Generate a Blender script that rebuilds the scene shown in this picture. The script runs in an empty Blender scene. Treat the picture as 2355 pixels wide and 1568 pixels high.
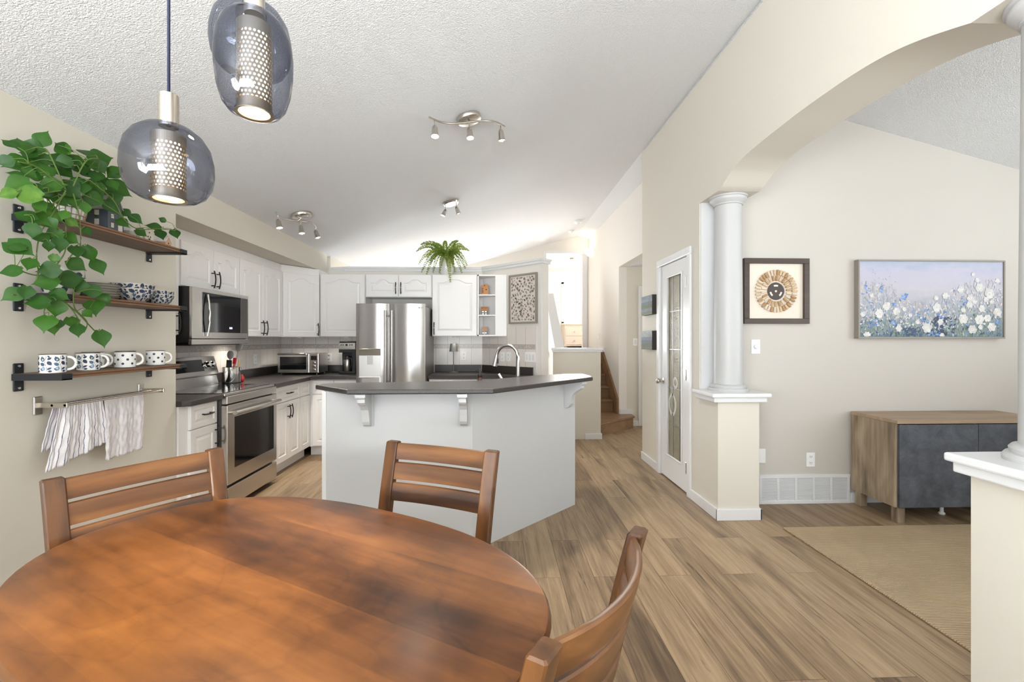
import bpy, bmesh, math, random
from mathutils import Vector, Matrix
R = math.radians
S = bpy.context.scene
COL = S.collection

# ---------------------------------------------------------------- camera, light, exposure
cd = bpy.data.cameras.new('camera'); cam = bpy.data.objects.new('camera', cd); COL.objects.link(cam)
cam.location = (0, 0, 1.33); cam.rotation_euler = (R(90), 0, -math.atan(39.5/1035))
cd.sensor_width = 36; cd.lens = 36*1035/2355; cd.shift_y = -4/2355; cd.clip_start = .05
S.camera = cam
S.view_settings.view_transform = 'Standard'; S.view_settings.look = 'None'
S.view_settings.gamma = 1; S.view_settings.use_curve_mapping = False
S.view_settings.exposure = 1.18
cy = S.cycles
cy.max_bounces = 7; cy.diffuse_bounces = 5; cy.glossy_bounces = 4; cy.transmission_bounces = 4; cy.transparent_max_bounces = 10
cy.sample_clamp_indirect = 4; cy.caustics_reflective = False; cy.caustics_refractive = False
cy.use_denoising = True
W = bpy.data.worlds.new('sky'); S.world = W; W.use_nodes = True
W.node_tree.nodes['Background'].inputs[0].default_value = (.86, .93, 1, 1)
W.node_tree.nodes['Background'].inputs[1].default_value = 0.6

def area(name, loc, rot, sx, sy, power, col=(1, 1, 1)):
    l = bpy.data.lights.new(name, 'AREA'); l.shape = 'RECTANGLE'; l.size = sx; l.size_y = sy; l.energy = power; l.color = col
    o = bpy.data.objects.new(name, l); COL.objects.link(o); o.location = loc; o.rotation_euler = rot
    return o
# daylight lamps at the windows, most turned upward to fill the ceilings
area('daylight_fill_patio', (-.5, -2.53, 1.2), (R(165), 0, 0), 2.8, 2.1, 200, (.88, .945, 1))
area('daylight_fill_living', (3.7, -2.53, 1.35), (R(166), 0, 0), 2.4, 1.7, 64, (.88, .945, 1))
area('added_fill_dining_side', (-2.06, -1.3, 1.35), (R(140), 0, R(-90)), 1.7, 1.4, 95, (.88, .945, 1))  # added lamp at an invented window, brightens the arch wall
area('daylight_fill_living_side', (5.53, .8, 1.4), (R(155), 0, R(90)), 2.4, 1.5, 66, (.88, .945, 1))
area('daylight_stairwell_window', (-.8, 9.02, 1.25), (R(-128), 0, 0), 2.2, 1.5, 66, (.97, .985, 1))
area('daylight_bedroom_window', (2.3, 12.0, 2.3), (R(-90), 0, 0), .85, 1.0, 100, (1, .97, .92))
area('daylight_hall_window', (4.9, 5.9, 1.5), (R(90), 0, R(90)), 1.2, 1.6, 14, (1, .97, .92))

# ---------------------------------------------------------------- materials
MATS = {}
def mat(name, col=(.8, .8, .8), rough=.5, metal=0, coat=0, emit=None, es=0, spec=.5):
    if name in MATS: return MATS[name]
    m = bpy.data.materials.new(name); m.use_nodes = True
    b = m.node_tree.nodes['Principled BSDF']
    b.inputs['Base Color'].default_value = (*col, 1); b.inputs['Roughness'].default_value = rough
    b.inputs['Metallic'].default_value = metal; b.inputs['Coat Weight'].default_value = coat
    b.inputs['Specular IOR Level'].default_value = spec
    if emit: b.inputs['Emission Color'].default_value = (*emit, 1); b.inputs['Emission Strength'].default_value = es
    MATS[name] = m
    return m
class N:
    """small node helper"""
    def __init__(s, m): s.t = m.node_tree; s.b = s.t.nodes['Principled BSDF']
    def n(s, typ, ins={}, **kw):
        x = s.t.nodes.new(typ)
        for k, v in kw.items(): setattr(x, k, v)
        for k, v in ins.items():
            if isinstance(v, bpy.types.NodeSocket): s.t.links.new(v, x.inputs[k])
            else: x.inputs[k].default_value = v
        return x
    def link(s, a, b): s.t.links.new(a, b)
    def coord(s, scale=(1, 1, 1), rot=(0, 0, 0), kind='Object'):
        c = s.n('ShaderNodeTexCoord')
        return s.n('ShaderNodeMapping', {'Vector': c.outputs[kind], 'Scale': scale, 'Rotation': rot}).outputs[0]
    def noise(s, vec, scale, detail=3, rough=.55, dist=0):
        return s.n('ShaderNodeTexNoise', {'Vector': vec, 'Scale': scale, 'Detail': detail, 'Roughness': rough, 'Distortion': dist}).outputs['Fac']
    def ramp(s, fac, stops):
        r = s.n('ShaderNodeValToRGB', {'Fac': fac}); e = r.color_ramp.elements
        while len(e) < len(stops): e.new(.5)
        for i, (p, c) in enumerate(stops): e[i].position = p; e[i].color = (*c, 1)
        return r.outputs[0]
    def mix(s, fac, a, b, mode='MIX'):
        x = s.n('ShaderNodeMix', data_type='RGBA', blend_type=mode)
        for i, v in ((0, fac), (6, a), (7, b)):
            if isinstance(v, bpy.types.NodeSocket): s.link(v, x.inputs[i])
            else: x.inputs[i].default_value = v if i == 0 else (*v, 1)
        return x.outputs[2]
    def math(s, op, a, b=0., c=0.):
        x = s.n('ShaderNodeMath', operation=op)
        for i, v in enumerate((a, b, c)):
            if isinstance(v, bpy.types.NodeSocket): s.link(v, x.inputs[i])
            else: x.inputs[i].default_value = v
        return x.outputs[0]
    def bump(s, h, strength, dist=.01):
        x = s.n('ShaderNodeBump', {'Height': h, 'Strength': strength, 'Distance': dist})
        s.link(x.outputs[0], s.b.inputs['Normal'])
    def col(s, c): s.link(c, s.b.inputs['Base Color'])

def paint(name, col, rough=.6):
    m = mat(name, col, rough, spec=.3); k = N(m)
    v = k.coord(); k.bump(k.noise(v, 260, 2), .06, .003)
    return m
WALL = paint('beige_wall_paint', (.652, .614, .535))
COLM = mat('column_enamel', (.50, .496, .49), .42)
LIVW = paint('living_wall_paint', (.55, .515, .465))
WALLW = paint('warm_white_wall_paint', (.73, .695, .645))
def ceil_mat():
    m = mat('textured_ceiling_paint', (.88, .885, .89), .9, spec=.15); k = N(m); v = k.coord()
    n1 = k.noise(v, 150, 3, .6); n2 = k.noise(v, 75, 2)
    h = k.math('ADD', k.ramp(n1, [(.40, (0, 0, 0)), (.62, (1, 1, 1))]), n2)
    k.bump(h, .65, .009); return m
CEIL = ceil_mat()
WHITE = mat('white_trim_gloss', (.72, .72, .72), .25)
CAB = mat('white_cabinet_lacquer', (.85, .835, .825), .32)
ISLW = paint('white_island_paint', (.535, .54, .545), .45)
def wood(name, stops, scale, axis=0, rough=.4, coat=0, grain=1., bump=.05, blotch=.5):
    """streaky wood; grain runs along the given object axis"""
    m = mat(name, (.5, .3, .1), rough, coat=coat); k = N(m)
    sc = [scale*9]*3; sc[axis] = scale*.55
    v = k.coord(tuple(sc)); v2 = k.coord(tuple(s*.25 if i != axis else s*1.2 for i, s in enumerate(sc)))
    f = k.noise(v, 1., 6, .62, .35)
    g = k.noise(v2, 1., 3, .5, .8)
    t = k.math('ADD', k.math('MULTIPLY', f, 1-blotch), k.math('MULTIPLY', g, blotch))
    k.col(k.ramp(t, stops)); k.bump(f, bump, .004)
    return m
CHW = wood('chair_stained_wood', [(.40, (.034, .012, .004)), (.50, (.115, .044, .012)), (.59, (.23, .098, .028))], 1.6, 2, .33, .15, blotch=.65)
CHWR = wood('chair_stained_wood_rails', [(.40, (.034, .012, .004)), (.50, (.115, .044, .012)), (.59, (.23, .098, .028))], 1.6, 0, .33, .15, blotch=.65)
STAIRW = wood('stair_wood', [(.3, (.12, .065, .028)), (.7, (.28, .16, .075))], 1.5, 0, .4)
SIDEW = wood('washed_oak', [(.37, (.13, .095, .06)), (.5, (.30, .225, .15)), (.63, (.46, .37, .26))], 2.4, 2, .55)
SIDET = wood('washed_oak_top', [(.28, (.20, .14, .09)), (.5, (.35, .25, .16)), (.72, (.46, .35, .24))], 1.6, 0, .5)
SHELFW = wood('walnut_shelf', [(.3, (.055, .026, .013)), (.55, (.14, .07, .033)), (.75, (.24, .13, .065))], 2.2, 1, .5)
def table_mat():
    m = mat('dark_cherry_table', (.2, .08, .03), .285, coat=0, spec=.4); k = N(m)
    c = k.n('ShaderNodeTexCoord'); v = k.n('ShaderNodeMapping', {'Vector': c.outputs['Object'], 'Location': (13.3, .02, 0)}).outputs[0]
    br = k.n('ShaderNodeTexBrick', {'Vector': v, 'Scale': 1, 'Brick Width': 6., 'Row Height': .118, 'Mortar Size': 0.0, 'Bias': 0,
             'Color1': (0, 0, 0, 1), 'Color2': (1, 1, 1, 1)}, offset=.37)
    strip = k.math('MULTIPLY', br.outputs['Color'], .11)
    a = k.noise(k.coord((1.6, 6.5, 6)), 1.0, 4, .55, .25)
    fig = k.noise(k.coord((2.6, 1.9, 2)), 2.0, 4, .55, .5)
    g = k.noise(k.coord((3, 55, 20)), 1.0, 3, .6)
    t = k.math('ADD', k.math('ADD', k.math('MULTIPLY', a, .52), k.math('MULTIPLY', fig, .26)), k.math('ADD', strip, k.math('MULTIPLY', g, .11)))
    rg = k.n('ShaderNodeTexWave', {'Vector': k.n('ShaderNodeMapping', {'Vector': c.outputs['Object'], 'Location': (.42, .22, 0), 'Scale': (.55, 1.5, 1)}).outputs[0], 'Scale': 3.2, 'Distortion': 7., 'Detail': 2., 'Detail Scale': 1.6}, wave_type='RINGS', rings_direction='Z')
    t = k.math('SUBTRACT', t, k.math('MULTIPLY', k.ramp(rg.outputs['Fac'], [(.0, (1, 1, 1)), (.035, (0, 0, 0))]), .020))
    k.col(k.ramp(t, [(.35, (.030, .0105, .004)), (.46, (.086, .031, .009)), (.57, (.165, .061, .0155)), (.71, (.275, .112, .029))]))
    return m
TABLEW = table_mat()
def floor_mat():
    m = mat('oak_plank_floor', (.5, .4, .3), .42); k = N(m)
    v = k.coord((1, 1, 1), (0, 0, R(90)))
    def brick(c1, c2, mortar):
        return k.n('ShaderNodeTexBrick', {'Vector': v, 'Scale': 1, 'Brick Width': 1.25, 'Row Height': .185, 'Mortar Size': mortar, 'Mortar Smooth': .1,
                   'Bias': 0, 'Color1': (*c1, 1), 'Color2': (*c2, 1), 'Mortar': (0, 0, 0, 1)}, offset=.37)
    b = brick((0, 0, 0), (1, 1, 1), 0.0)
    seam = brick((1, 1, 1), (1, 1, 1), .0014)
    # each board gets its own slice of the grain
    off = k.n('ShaderNodeCombineXYZ', {'Z': k.math('MULTIPLY', b.outputs['Color'], 37.)})
    va = k.n('ShaderNodeVectorMath', {0: k.coord((14, .9, 1)), 1: off.outputs[0]}, operation='ADD').outputs[0]
    vb = k.n('ShaderNodeVectorMath', {0: k.coord((75, 3.2, 1)), 1: off.outputs[0]}, operation='ADD').outputs[0]
    vc = k.n('ShaderNodeVectorMath', {0: k.coord((6, .8, 1)), 1: off.outputs[0]}, operation='ADD').outputs[0]
    g1 = k.noise(va, 1, 5, .62, .9); g2 = k.noise(vb, 1, 4, .65, .3); g3 = k.noise(vc, 1.1, 3, .5, .5)
    t = k.math('ADD', k.math('ADD', k.math('MULTIPLY', g1, .50), k.math('MULTIPLY', g2, .40)), k.math('MULTIPLY', b.outputs['Color'], .17))
    c = k.ramp(t, [(.32, (.085, .052, .031)), (.45, (.195, .126, .070)), (.58, (.305, .208, .120)), (.76, (.43, .310, .188))])
    dark = k.ramp(g3, [(.26, (.34, .31, .29)), (.42, (1, 1, 1))])
    crk = k.noise(k.n('ShaderNodeVectorMath', {0: k.coord((34, 1.3, 1)), 1: off.outputs[0]}, operation='ADD').outputs[0], 1.3, 4, .6, .6)
    c = k.mix(.8, c, k.ramp(crk, [(.64, (1, 1, 1)), (.69, (.30, .26, .23))]), 'MULTIPLY')
    c = k.mix(.85, c, dark, 'MULTIPLY'); c = k.mix(1., c, k.ramp(seam.outputs['Color'], [(0, (.38, .34, .30)), (1, (1, 1, 1))]), 'MULTIPLY')
    k.col(c); k.bump(g2, .12, .003)
    return m
FLOORM = floor_mat()
def counter_mat():
    m = mat('dark_speckled_laminate', (.06, .052, .05), .38); k = N(m); v = k.coord()
    n = k.noise(v, 330, 2, .6)
    k.col(k.ramp(n, [(.35, (.020, .017, .016)), (.6, (.050, .042, .039)), (.75, (.12, .105, .098))]))
    return m
COUNTER = counter_mat()
def tile_mat(name, rot):
    m = mat(name, (.5, .46, .43), .3); k = N(m); c = k.n('ShaderNodeTexCoord')
    sx = k.n('ShaderNodeSeparateXYZ', {0: c.outputs['Object']})
    u = sx.outputs['X'] if rot == 0 else sx.outputs['Y'] if rot == 1 else k.math('MULTIPLY', k.math('SUBTRACT', sx.outputs['X'], sx.outputs['Y']), .7071)
    z = sx.outputs['Z']
    uv = k.n('ShaderNodeCombineXYZ', {'X': u, 'Y': k.math('SUBTRACT', z, 1.003)}).outputs[0]
    low = k.n('ShaderNodeTexBrick', {'Vector': uv, 'Scale': 1, 'Brick Width': .151, 'Row Height': .213, 'Mortar Size': .002, 'Bias': 0,
              'Color1': (.70, .65, .61, 1), 'Color2': (.74, .69, .65, 1), 'Mortar': (.34, .31, .29, 1)}, offset=0)
    uv2 = k.n('ShaderNodeCombineXYZ', {'X': u, 'Y': k.math('SUBTRACT', z, 1.267)}).outputs[0]
    up = k.n('ShaderNodeTexBrick', {'Vector': uv2, 'Scale': 1, 'Brick Width': .151, 'Row Height': .213, 'Mortar Size': .002, 'Bias': 0,
             'Color1': (.70, .65, .61, 1), 'Color2': (.74, .69, .65, 1), 'Mortar': (.34, .31, .29, 1)}, offset=0)
    # border strip with a scroll relief
    w = k.n('ShaderNodeTexVoronoi', {'Vector': uv, 'Scale': 52, 'Randomness': .75}).outputs['Distance']
    band = k.mix(k.ramp(w, [(.3, (0, 0, 0)), (.55, (1, 1, 1))]), (.60, .55, .51), (.44, .40, .37))
    edge = k.math('COMPARE', z, 1.241, .019)
    band = k.mix(edge, (.42, .38, .35), band)
    isband = k.math('COMPARE', z, 1.241, .026); isup = k.math('GREATER_THAN', z, 1.25)
    cc = k.mix(isup, low.outputs['Color'], up.outputs['Color']); k.col(k.mix(isband, cc, band))
    return m
TILEX, TILEY, TILED = tile_mat('backsplash_tile', 0), tile_mat('backsplash_tile_side', 1), tile_mat('backsplash_tile_corner', 2)
def steel_mat(name, col=(.56, .54, .52), rough=.24, axis=0):
    m = mat(name, col, rough, 1); k = N(m); s = [260]*3; s[axis] = 3
    return m
STEEL = steel_mat('brushed_stainless', (.42, .405, .39), .29, 2)
STEELY = steel_mat('brushed_stainless_cross', (.60, .57, .54), .27, 1)
STEELX = steel_mat('brushed_stainless_wide', (.62, .60, .57), .25, 0)
NICKEL = steel_mat('brushed_nickel', (.60, .56, .51), .25, 1)
CHROME = mat('chrome', (.75, .75, .75), .12, 1)
BRONZE = mat('dark_bronze', (.030, .026, .024), .38, .6)
BLACK = mat('black_plastic', (.012, .012, .013), .35)
IRON = mat('black_iron', (.018, .020, .025), .5, .2)
GLASSB = mat('black_glass', (.006, .006, .008), .06, spec=.6)
PLATE = mat('white_switch_plate', (.83, .83, .82), .35)
SLOT = mat('socket_slot', (.06, .06, .06), .6)
BULB = mat('warm_bulb', (1, .9, .75), .5, emit=(1, .74, .40), es=3.6)
SPOTB = mat('cool_bulb', (1, 1, 1), .5, emit=(1, .96, .88), es=5)
CER = mat('white_ceramic', (.80, .79, .76), .22)
def leaf_mat(name, c0, c1, c2, trans=.25):
    m = mat(name, c0, .42, spec=.3); k = N(m)
    a = k.n('ShaderNodeAttribute', attribute_name='tint')
    n = k.noise(k.coord(), 26, 3, .6, 1.)
    t = k.math('ADD', k.math('MULTIPLY', a.outputs['Fac'], .75), k.math('MULTIPLY', n, .35))
    k.col(k.ramp(t, [(.15, c0), (.62, c1), (1.0, c2)]))
    k.b.inputs['Subsurface Weight'].default_value = 0
    tr = k.n('ShaderNodeBsdfTranslucent', {'Color': (*[x*1.3 for x in c1], 1)})
    mx = k.n('ShaderNodeMixShader', {0: trans, 1: k.b.outputs[0], 2: tr.outputs[0]})
    k.link(mx.outputs[0], k.t.nodes['Material Output'].inputs[0])
    return m
LEAF = leaf_mat('pothos_leaf', (.014, .060, .010), (.050, .155, .016), (.26, .40, .07))
FERN = leaf_mat('fern_leaf', (.06, .115, .008), (.17, .245, .02), (.36, .40, .06))
STEM = mat('green_stem', (.10, .16, .03), .5)
def smoke_mat():
    m = bpy.data.materials.new('smoked_glass'); m.use_nodes = True; t = m.node_tree; t.nodes.clear()
    o = t.nodes.new('ShaderNodeOutputMaterial'); tr = t.nodes.new('ShaderNodeBsdfTransparent'); tr.inputs[0].default_value = (.66, .67, .72, 1)
    g = t.nodes.new('ShaderNodeBsdfGlossy'); g.inputs['Roughness'].default_value = .03; g.inputs[0].default_value = (.9, .9, .95, 1)
    lw = t.nodes.new('ShaderNodeLayerWeight'); lw.inputs[0].default_value = .5
    f = t.nodes.new('ShaderNodeMapRange'); f.inputs['To Min'].default_value = .05; f.inputs['To Max'].default_value = .55
    pw = t.nodes.new('ShaderNodeMath'); pw.operation = 'POWER'; pw.inputs[1].default_value = 4.5; t.links.new(lw.outputs['Facing'], pw.inputs[0]); t.links.new(pw.outputs[0], f.inputs['Value'])
    rc = t.nodes.new('ShaderNodeValToRGB'); rc.color_ramp.elements[0].color = (.56, .58, .64, 1); rc.color_ramp.elements[0].position = .35; rc.color_ramp.elements[1].color = (.34, .36, .42, 1); t.links.new(lw.outputs['Facing'], rc.inputs[0]); t.links.new(rc.outputs[0], tr.inputs[0])
    mx = t.nodes.new('ShaderNodeMixShader'); L = t.links.new
    L(f.outputs[0], mx.inputs[0]); L(tr.outputs[0], mx.inputs[1]); L(g.outputs[0], mx.inputs[2]); L(mx.outputs[0], o.inputs[0])
    return m
SMOKE = smoke_mat()
def attr_mat(name, rough=.6):
    m = mat(name, (.5, .5, .5), rough); k = N(m)
    a = k.n('ShaderNodeVertexColor', layer_name='pigment'); k.col(a.outputs[0]); return m
PIG = attr_mat('oil_paint'); PIGM = attr_mat('matte_print', .8)
# ---------------------------------------------------------------- helpers
def NB(): return bmesh.new()
def mul(o):
    M = o.matrix_basis.copy()
    while o.parent: o = o.parent; M = o.matrix_basis @ M
    return M
def obj(name, bm, m, parent=None, smooth=False, world=True, kind=None, label=None, edge=None):
    """link one bmesh as one object; world coordinates are brought into the parent's space"""
    if parent is not None and world: bm.transform(mul(parent).inverted())
    bmesh.ops.recalc_face_normals(bm, faces=bm.faces)
    me = bpy.data.meshes.new(name); bm.to_mesh(me); bm.free()
    for x in (m if isinstance(m, (list, tuple)) else [m]): me.materials.append(x)
    if smooth:
        for p in me.polygons: p.use_smooth = True
        if edge: me.set_sharp_from_angle(angle=R(edge))
    o = bpy.data.objects.new(name, me); COL.objects.link(o)
    if parent is not None: o.parent = parent
    if kind: o['kind'] = kind
    if label: o['label'] = label
    return o
def thing(name, label, cat, loc=(0, 0, 0), rz=0, group=None, rot=None):
    o = bpy.data.objects.new(name, None); COL.objects.link(o); o.empty_display_size = .05
    o.location = loc; o.rotation_euler = rot or (0, 0, rz)
    o.matrix_basis = Matrix.LocRotScale(Vector(loc), o.rotation_euler, None)
    o['label'] = label; o['category'] = cat
    if group: o['group'] = group
    return o
def tag(o, label, cat, group=None):
    o['label'] = label; o['category'] = cat
    if group: o['group'] = group
    return o
def dup(root, loc=None, rz=None, label=None, group=None):
    r = root.copy(); COL.objects.link(r)
    if loc is not None: r.location = loc
    if rz is not None: r.rotation_euler = (0, 0, rz)
    if label: r['label'] = label
    if group: r['group'] = group
    for ch in list(root.children):
        c = ch.copy(); COL.objects.link(c); c.parent = r
        for g in list(ch.children):
            d = g.copy(); COL.objects.link(d); d.parent = c
    return r
def box(bm, x0, x1, y0, y1, z0, z1, bev=0, seg=2, mi=0):
    r = bmesh.ops.create_cube(bm, size=1)
    vs = r['verts']
    for v in vs: v.co = Vector(((x0+x1)/2+v.co.x*(x1-x0), (y0+y1)/2+v.co.y*(y1-y0), (z0+z1)/2+v.co.z*(z1-z0)))
    fs = {f for v in vs for f in v.link_faces}
    for f in fs: f.material_index = mi
    if bev:
        bmesh.ops.bevel(bm, geom=list({e for v in vs for e in v.link_edges}), offset=bev, segments=seg, affect='EDGES', profile=.5)
    return bm
def fbox(bm, F, u0, u1, v0, v1, w0, w1, bev=0, mi=0):
    """box in a facing frame F(u, v, w)"""
    t = NB(); box(t, u0, u1, v0, v1, w0, w1, bev, mi=mi)
    for v in t.verts: v.co = Vector(F(*v.co))
    merge(bm, t); return bm
def merge(bm, t):
    mp = {v: bm.verts.new(v.co) for v in t.verts}
    for f in t.faces:
        try:
            n = bm.faces.new([mp[v] for v in f.verts]); n.material_index = f.material_index; n.smooth = f.smooth
        except ValueError: pass
    t.free()
def frame(O, U):
    """a facing frame: u along U, v up, w out to U's right-hand side seen from above"""
    U = Vector((*U, 0)).normalized(); O = Vector((*O, 0)); Nn = Vector((U.y, -U.x, 0))
    return lambda u, v, w: O+U*u+Nn*w+Vector((0, 0, v))
def prism(bm, pts, z0, z1, bev=0, mi=0):
    lo = [bm.verts.new((x, y, z0)) for x, y in pts]; hi = [bm.verts.new((x, y, z1)) for x, y in pts]
    n = len(pts); fs = [bm.faces.new(lo[::-1]), bm.faces.new(hi)]
    for i in range(n): fs.append(bm.faces.new((lo[i], lo[(i+1) % n], hi[(i+1) % n], hi[i])))
    for f in fs: f.material_index = mi
    if bev:
        e = [e for e in {e for f in fs for e in f.edges} if abs(e.verts[0].co.z-e.verts[1].co.z) < 1e-6]
        bmesh.ops.bevel(bm, geom=e, offset=bev, segments=2, affect='EDGES', profile=.5)
    return bm
def poly_ex(bm, pts3, d):
    """planar polygon of 3d points extruded by the vector d"""
    d = Vector(d); a = [bm.verts.new(p) for p in pts3]; b = [bm.verts.new(Vector(p)+d) for p in pts3]
    n = len(a); bm.faces.new(a); bm.faces.new(b[::-1])
    for i in range(n): bm.faces.new((a[i], b[i], b[(i+1) % n], a[(i+1) % n]))
    return bm
def lathe(bm, prof, seg=24, c=(0, 0, 0), cap0=True, cap1=True, M=None):
    rings = []
    for r, z in prof:
        ring = []
        for i in range(seg):
            a = 2*math.pi*i/seg; p = Vector((r*math.cos(a), r*math.sin(a), z))
            if M is not None: p = M @ p
            ring.append(bm.verts.new(p+Vector(c)))
        rings.append(ring)
    for A, B in zip(rings, rings[1:]):
        for i in range(seg): bm.faces.new((A[i], A[(i+1) % seg], B[(i+1) % seg], B[i]))
    if cap0: bm.faces.new(rings[0][::-1])
    if cap1: bm.faces.new(rings[-1])
    return bm
def tube(bm, path, r, seg=8, caps=True, flat=1.):
    path = [Vector(p) for p in path]; n = len(path); rings = []
    up = Vector((0, 0, 1))
    for i, p in enumerate(path):
        t = (path[min(i+1, n-1)]-path[max(i-1, 0)]).normalized()
        s = t.cross(up)
        if s.length < .05: s = t.cross(Vector((0, 1, 0)))
        s.normalize(); q = s.cross(t).normalized()
        rr = r[i] if isinstance(r, (list, tuple)) else r
        rings.append([bm.verts.new(p+(s*math.cos(2*math.pi*k/seg)+q*math.sin(2*math.pi*k/seg)*flat)*rr) for k in range(seg)])
    for A, B in zip(rings, rings[1:]):
        for i in range(seg): bm.faces.new((A[i], A[(i+1) % seg], B[(i+1) % seg], B[i]))
    if caps: bm.faces.new(rings[0][::-1]); bm.faces.new(rings[-1])
    return bm
def curve(pts, n=6):
    """catmull-rom through the points"""
    P = [Vector(p) for p in pts]; out = []
    for i in range(len(P)-1):
        a, b, c, d = P[max(i-1, 0)], P[i], P[i+1], P[min(i+2, len(P)-1)]
        for k in range(n):
            t = k/n; out.append(.5*((2*b)+(c-a)*t+(2*a-5*b+4*c-d)*t*t+(3*b-a-3*c+d)*t**3))
    out.append(P[-1]); return out
def rot_to(d):
    return Vector((0, 0, 1)).rotation_difference(Vector(d).normalized()).to_matrix()
def text(name, s, size, F, u, v, w, m, parent):
    """raised lettering on a surface given by the facing frame F"""
    c = bpy.data.curves.new(name, 'FONT'); c.body = s; c.size = size; c.extrude = .0004; c.align_x = 'CENTER'; c.align_y = 'CENTER'
    o = bpy.data.objects.new(name, c); COL.objects.link(o); c.materials.append(m)
    O = Vector(F(u, v, w)); U = Vector(F(u+1, v, w))-O; Wd = Vector(F(u, v, w+1))-O
    M = Matrix((( U.x, 0, Wd.x, O.x), (U.y, 0, Wd.y, O.y), (0, 1, 0, O.z), (0, 0, 0, 1)))
    bpy.context.view_layer.update()
    me = bpy.data.meshes.new_from_object(o.evaluated_get(bpy.context.evaluated_depsgraph_get())); me.materials.clear(); me.materials.append(m)
    bpy.data.objects.remove(o); me.transform(mul(parent).inverted() @ M)
    o = bpy.data.objects.new(name, me); COL.objects.link(o); o.parent = parent
    return o
def S_(name, bm, m, **k): return obj(name, bm, m, kind='structure', **k)
# ---------------------------------------------------------------- the setting
b = NB(); box(b, -2.8, 5.7, -2.7, 12.2, -.12, 0); S_('floor', b, FLOORM)
b = NB(); poly_ex(b, [(-2.16, -2.7, 2.397), (1.645, -2.7, 3.422), (5.7, -2.7, 2.38), (5.7, -2.7, 2.48), (1.645, -2.7, 3.52), (-2.16, -2.7, 2.497)], (0, 11.82, 0)); S_('ceiling', b, CEIL)
b = NB(); box(b, -2.74, -2.13, -.4, 3.09, 0, 2.42); box(b, -2.74, -2.13, -2.6, -2.2, 0, 2.42); box(b, -2.74, -2.13, -2.2, -.4, 0, .6); box(b, -2.74, -2.13, -2.2, -.4, 2.1, 2.42); S_('wall_left', b, WALL)
b = NB(); box(b, -2.72, -2.13, 3.09, 5.80, 2.17, 2.42); S_('wall_soffit', b, WALL)
b = NB(); box(b, -2.82, -2.70, 3.09, 5.92, 0, 2.17); S_('wall_kitchen_left', b, WALL)
b = NB(); box(b, -2.25, -2.13, 5.92, 9.10, 0, 2.42); S_('wall_stairwell_left', b, WALL)
# partial-height kitchen wall with its diagonal end, capped by a white ledge
PW = [(-2.70, 5.80), (-.16, 5.80), (.535, 5.105), (.62, 5.19), (-.11, 5.92), (-2.70, 5.92)]
b = NB(); prism(b, PW, 0, 2.20); S_('wall_back', b, WALLW)
b = NB(); prism(b, [(-1.86, 5.77), (-.172, 5.77), (.535, 5.063), (.662, 5.19), (-.098, 5.95), (-2.12, 5.95), (-2.12, 5.85)], 2.225, 2.252, .006)
prism(b, [(-1.90, 5.782), (-.168, 5.782), (.535, 5.08), (.645, 5.19), (-.103, 5.935), (-2.12, 5.935), (-2.12, 5.85)], 2.196, 2.226); S_('trim_ledge', b, WHITE)
# tile on the kitchen walls
b = NB(); box(b, -2.701, -2.694, 3.10, 5.80, 1.003, 1.42); S_('wall_tile_side', b, TILEY)
b = NB(); box(b, -2.70, -.16, 5.793, 5.801, 1.003, 1.42); S_('wall_tile_back', b, TILEX)
FD = frame((-.16, 5.80), (1, -1))
b = NB(); fbox(b, FD, 0, .90, 1.003, 1.474, -.001, .006); S_('wall_tile_diagonal', b, TILED)
b = NB(); fbox(b, FD, .895, .912, .90, 1.478, -.001, .010); S_('trim_tile_edge', b, WHITE)
b = NB(); fbox(b, FD, .972, .986, 0, 2.20, -.004, .004); S_('trim_wall_corner', b, WHITE)

# ridge wall with the arch, the column niches and the pantry door opening
arch = [(3.25, 2.42), (3.197, 2.435), (3.12, 2.472), (3.052, 2.500), (2.96, 2.523), (2.877, 2.535), (2.72, 2.546), (2.484, 2.553), (2.37, 2.555),
        (2.208, 2.552), (2.037, 2.545), (1.891, 2.531), (1.763, 2.508), (1.651, 2.477), (1.552, 2.443), (1.49, 2.42)]
arch = [(p.x, p.y) for p in curve([(a, z, 0) for a, z in arch], 4)]
prof = [(4.95, 0), (4.405, 0), (4.405, 2.05), (3.752, 2.05), (3.752, 0), (3.25, 0), (3.25, .868), (3.55, .868), (3.55, 2.42)] + arch + \
       [(1.19, 2.42), (1.19, .868), (1.49, .868), (1.49, 0), (-2.6, 0), (-2.6, 3.40), (4.95, 3.40)]
b = NB(); poly_ex(b, [(1.64, y, z) for y, z in prof], (.31, 0, 0)); S_('wall_arch', b, WALL)
b = NB(); box(b, 1.95, 5.6, 3.56, 3.68, 0, 3.35); S_('wall_living_back', b, LIVW)
b = NB(); box(b, 1.95, 5.6, 4.83, 4.95, 0, 3.35); box(b, 2.6, 2.72, 3.68, 4.83, 0, 3.3); S_('wall_pantry', b, WALL)
b = NB(); box(b, 1.9, 2.02, 6.83, 9.10, 0, 3.36); box(b, 1.9, 2.02, 4.95, 6.83, 2.44, 3.36); S_('wall_stair_side', b, WALLW)
b = NB(); box(b, 2.02, 5.0, 6.83, 6.95, 0, 2.5); S_('wall_hall', b, WALL)
b = NB(); box(b, 2.02, 5.0, 4.95, 6.83, 2.44, 2.52); S_('ceiling_hall', b, CEIL)
b = NB(); box(b, 4.95, 5.05, 4.95, 5.2, 0, 2.5); box(b, 4.95, 5.05, 6.6, 6.83, 0, 2.5); box(b, 4.95, 5.05, 5.2, 6.6, 0, .6); box(b, 4.95, 5.05, 5.2, 6.6, 2.3, 2.5); S_('wall_hall_end', b, WALL)
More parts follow.
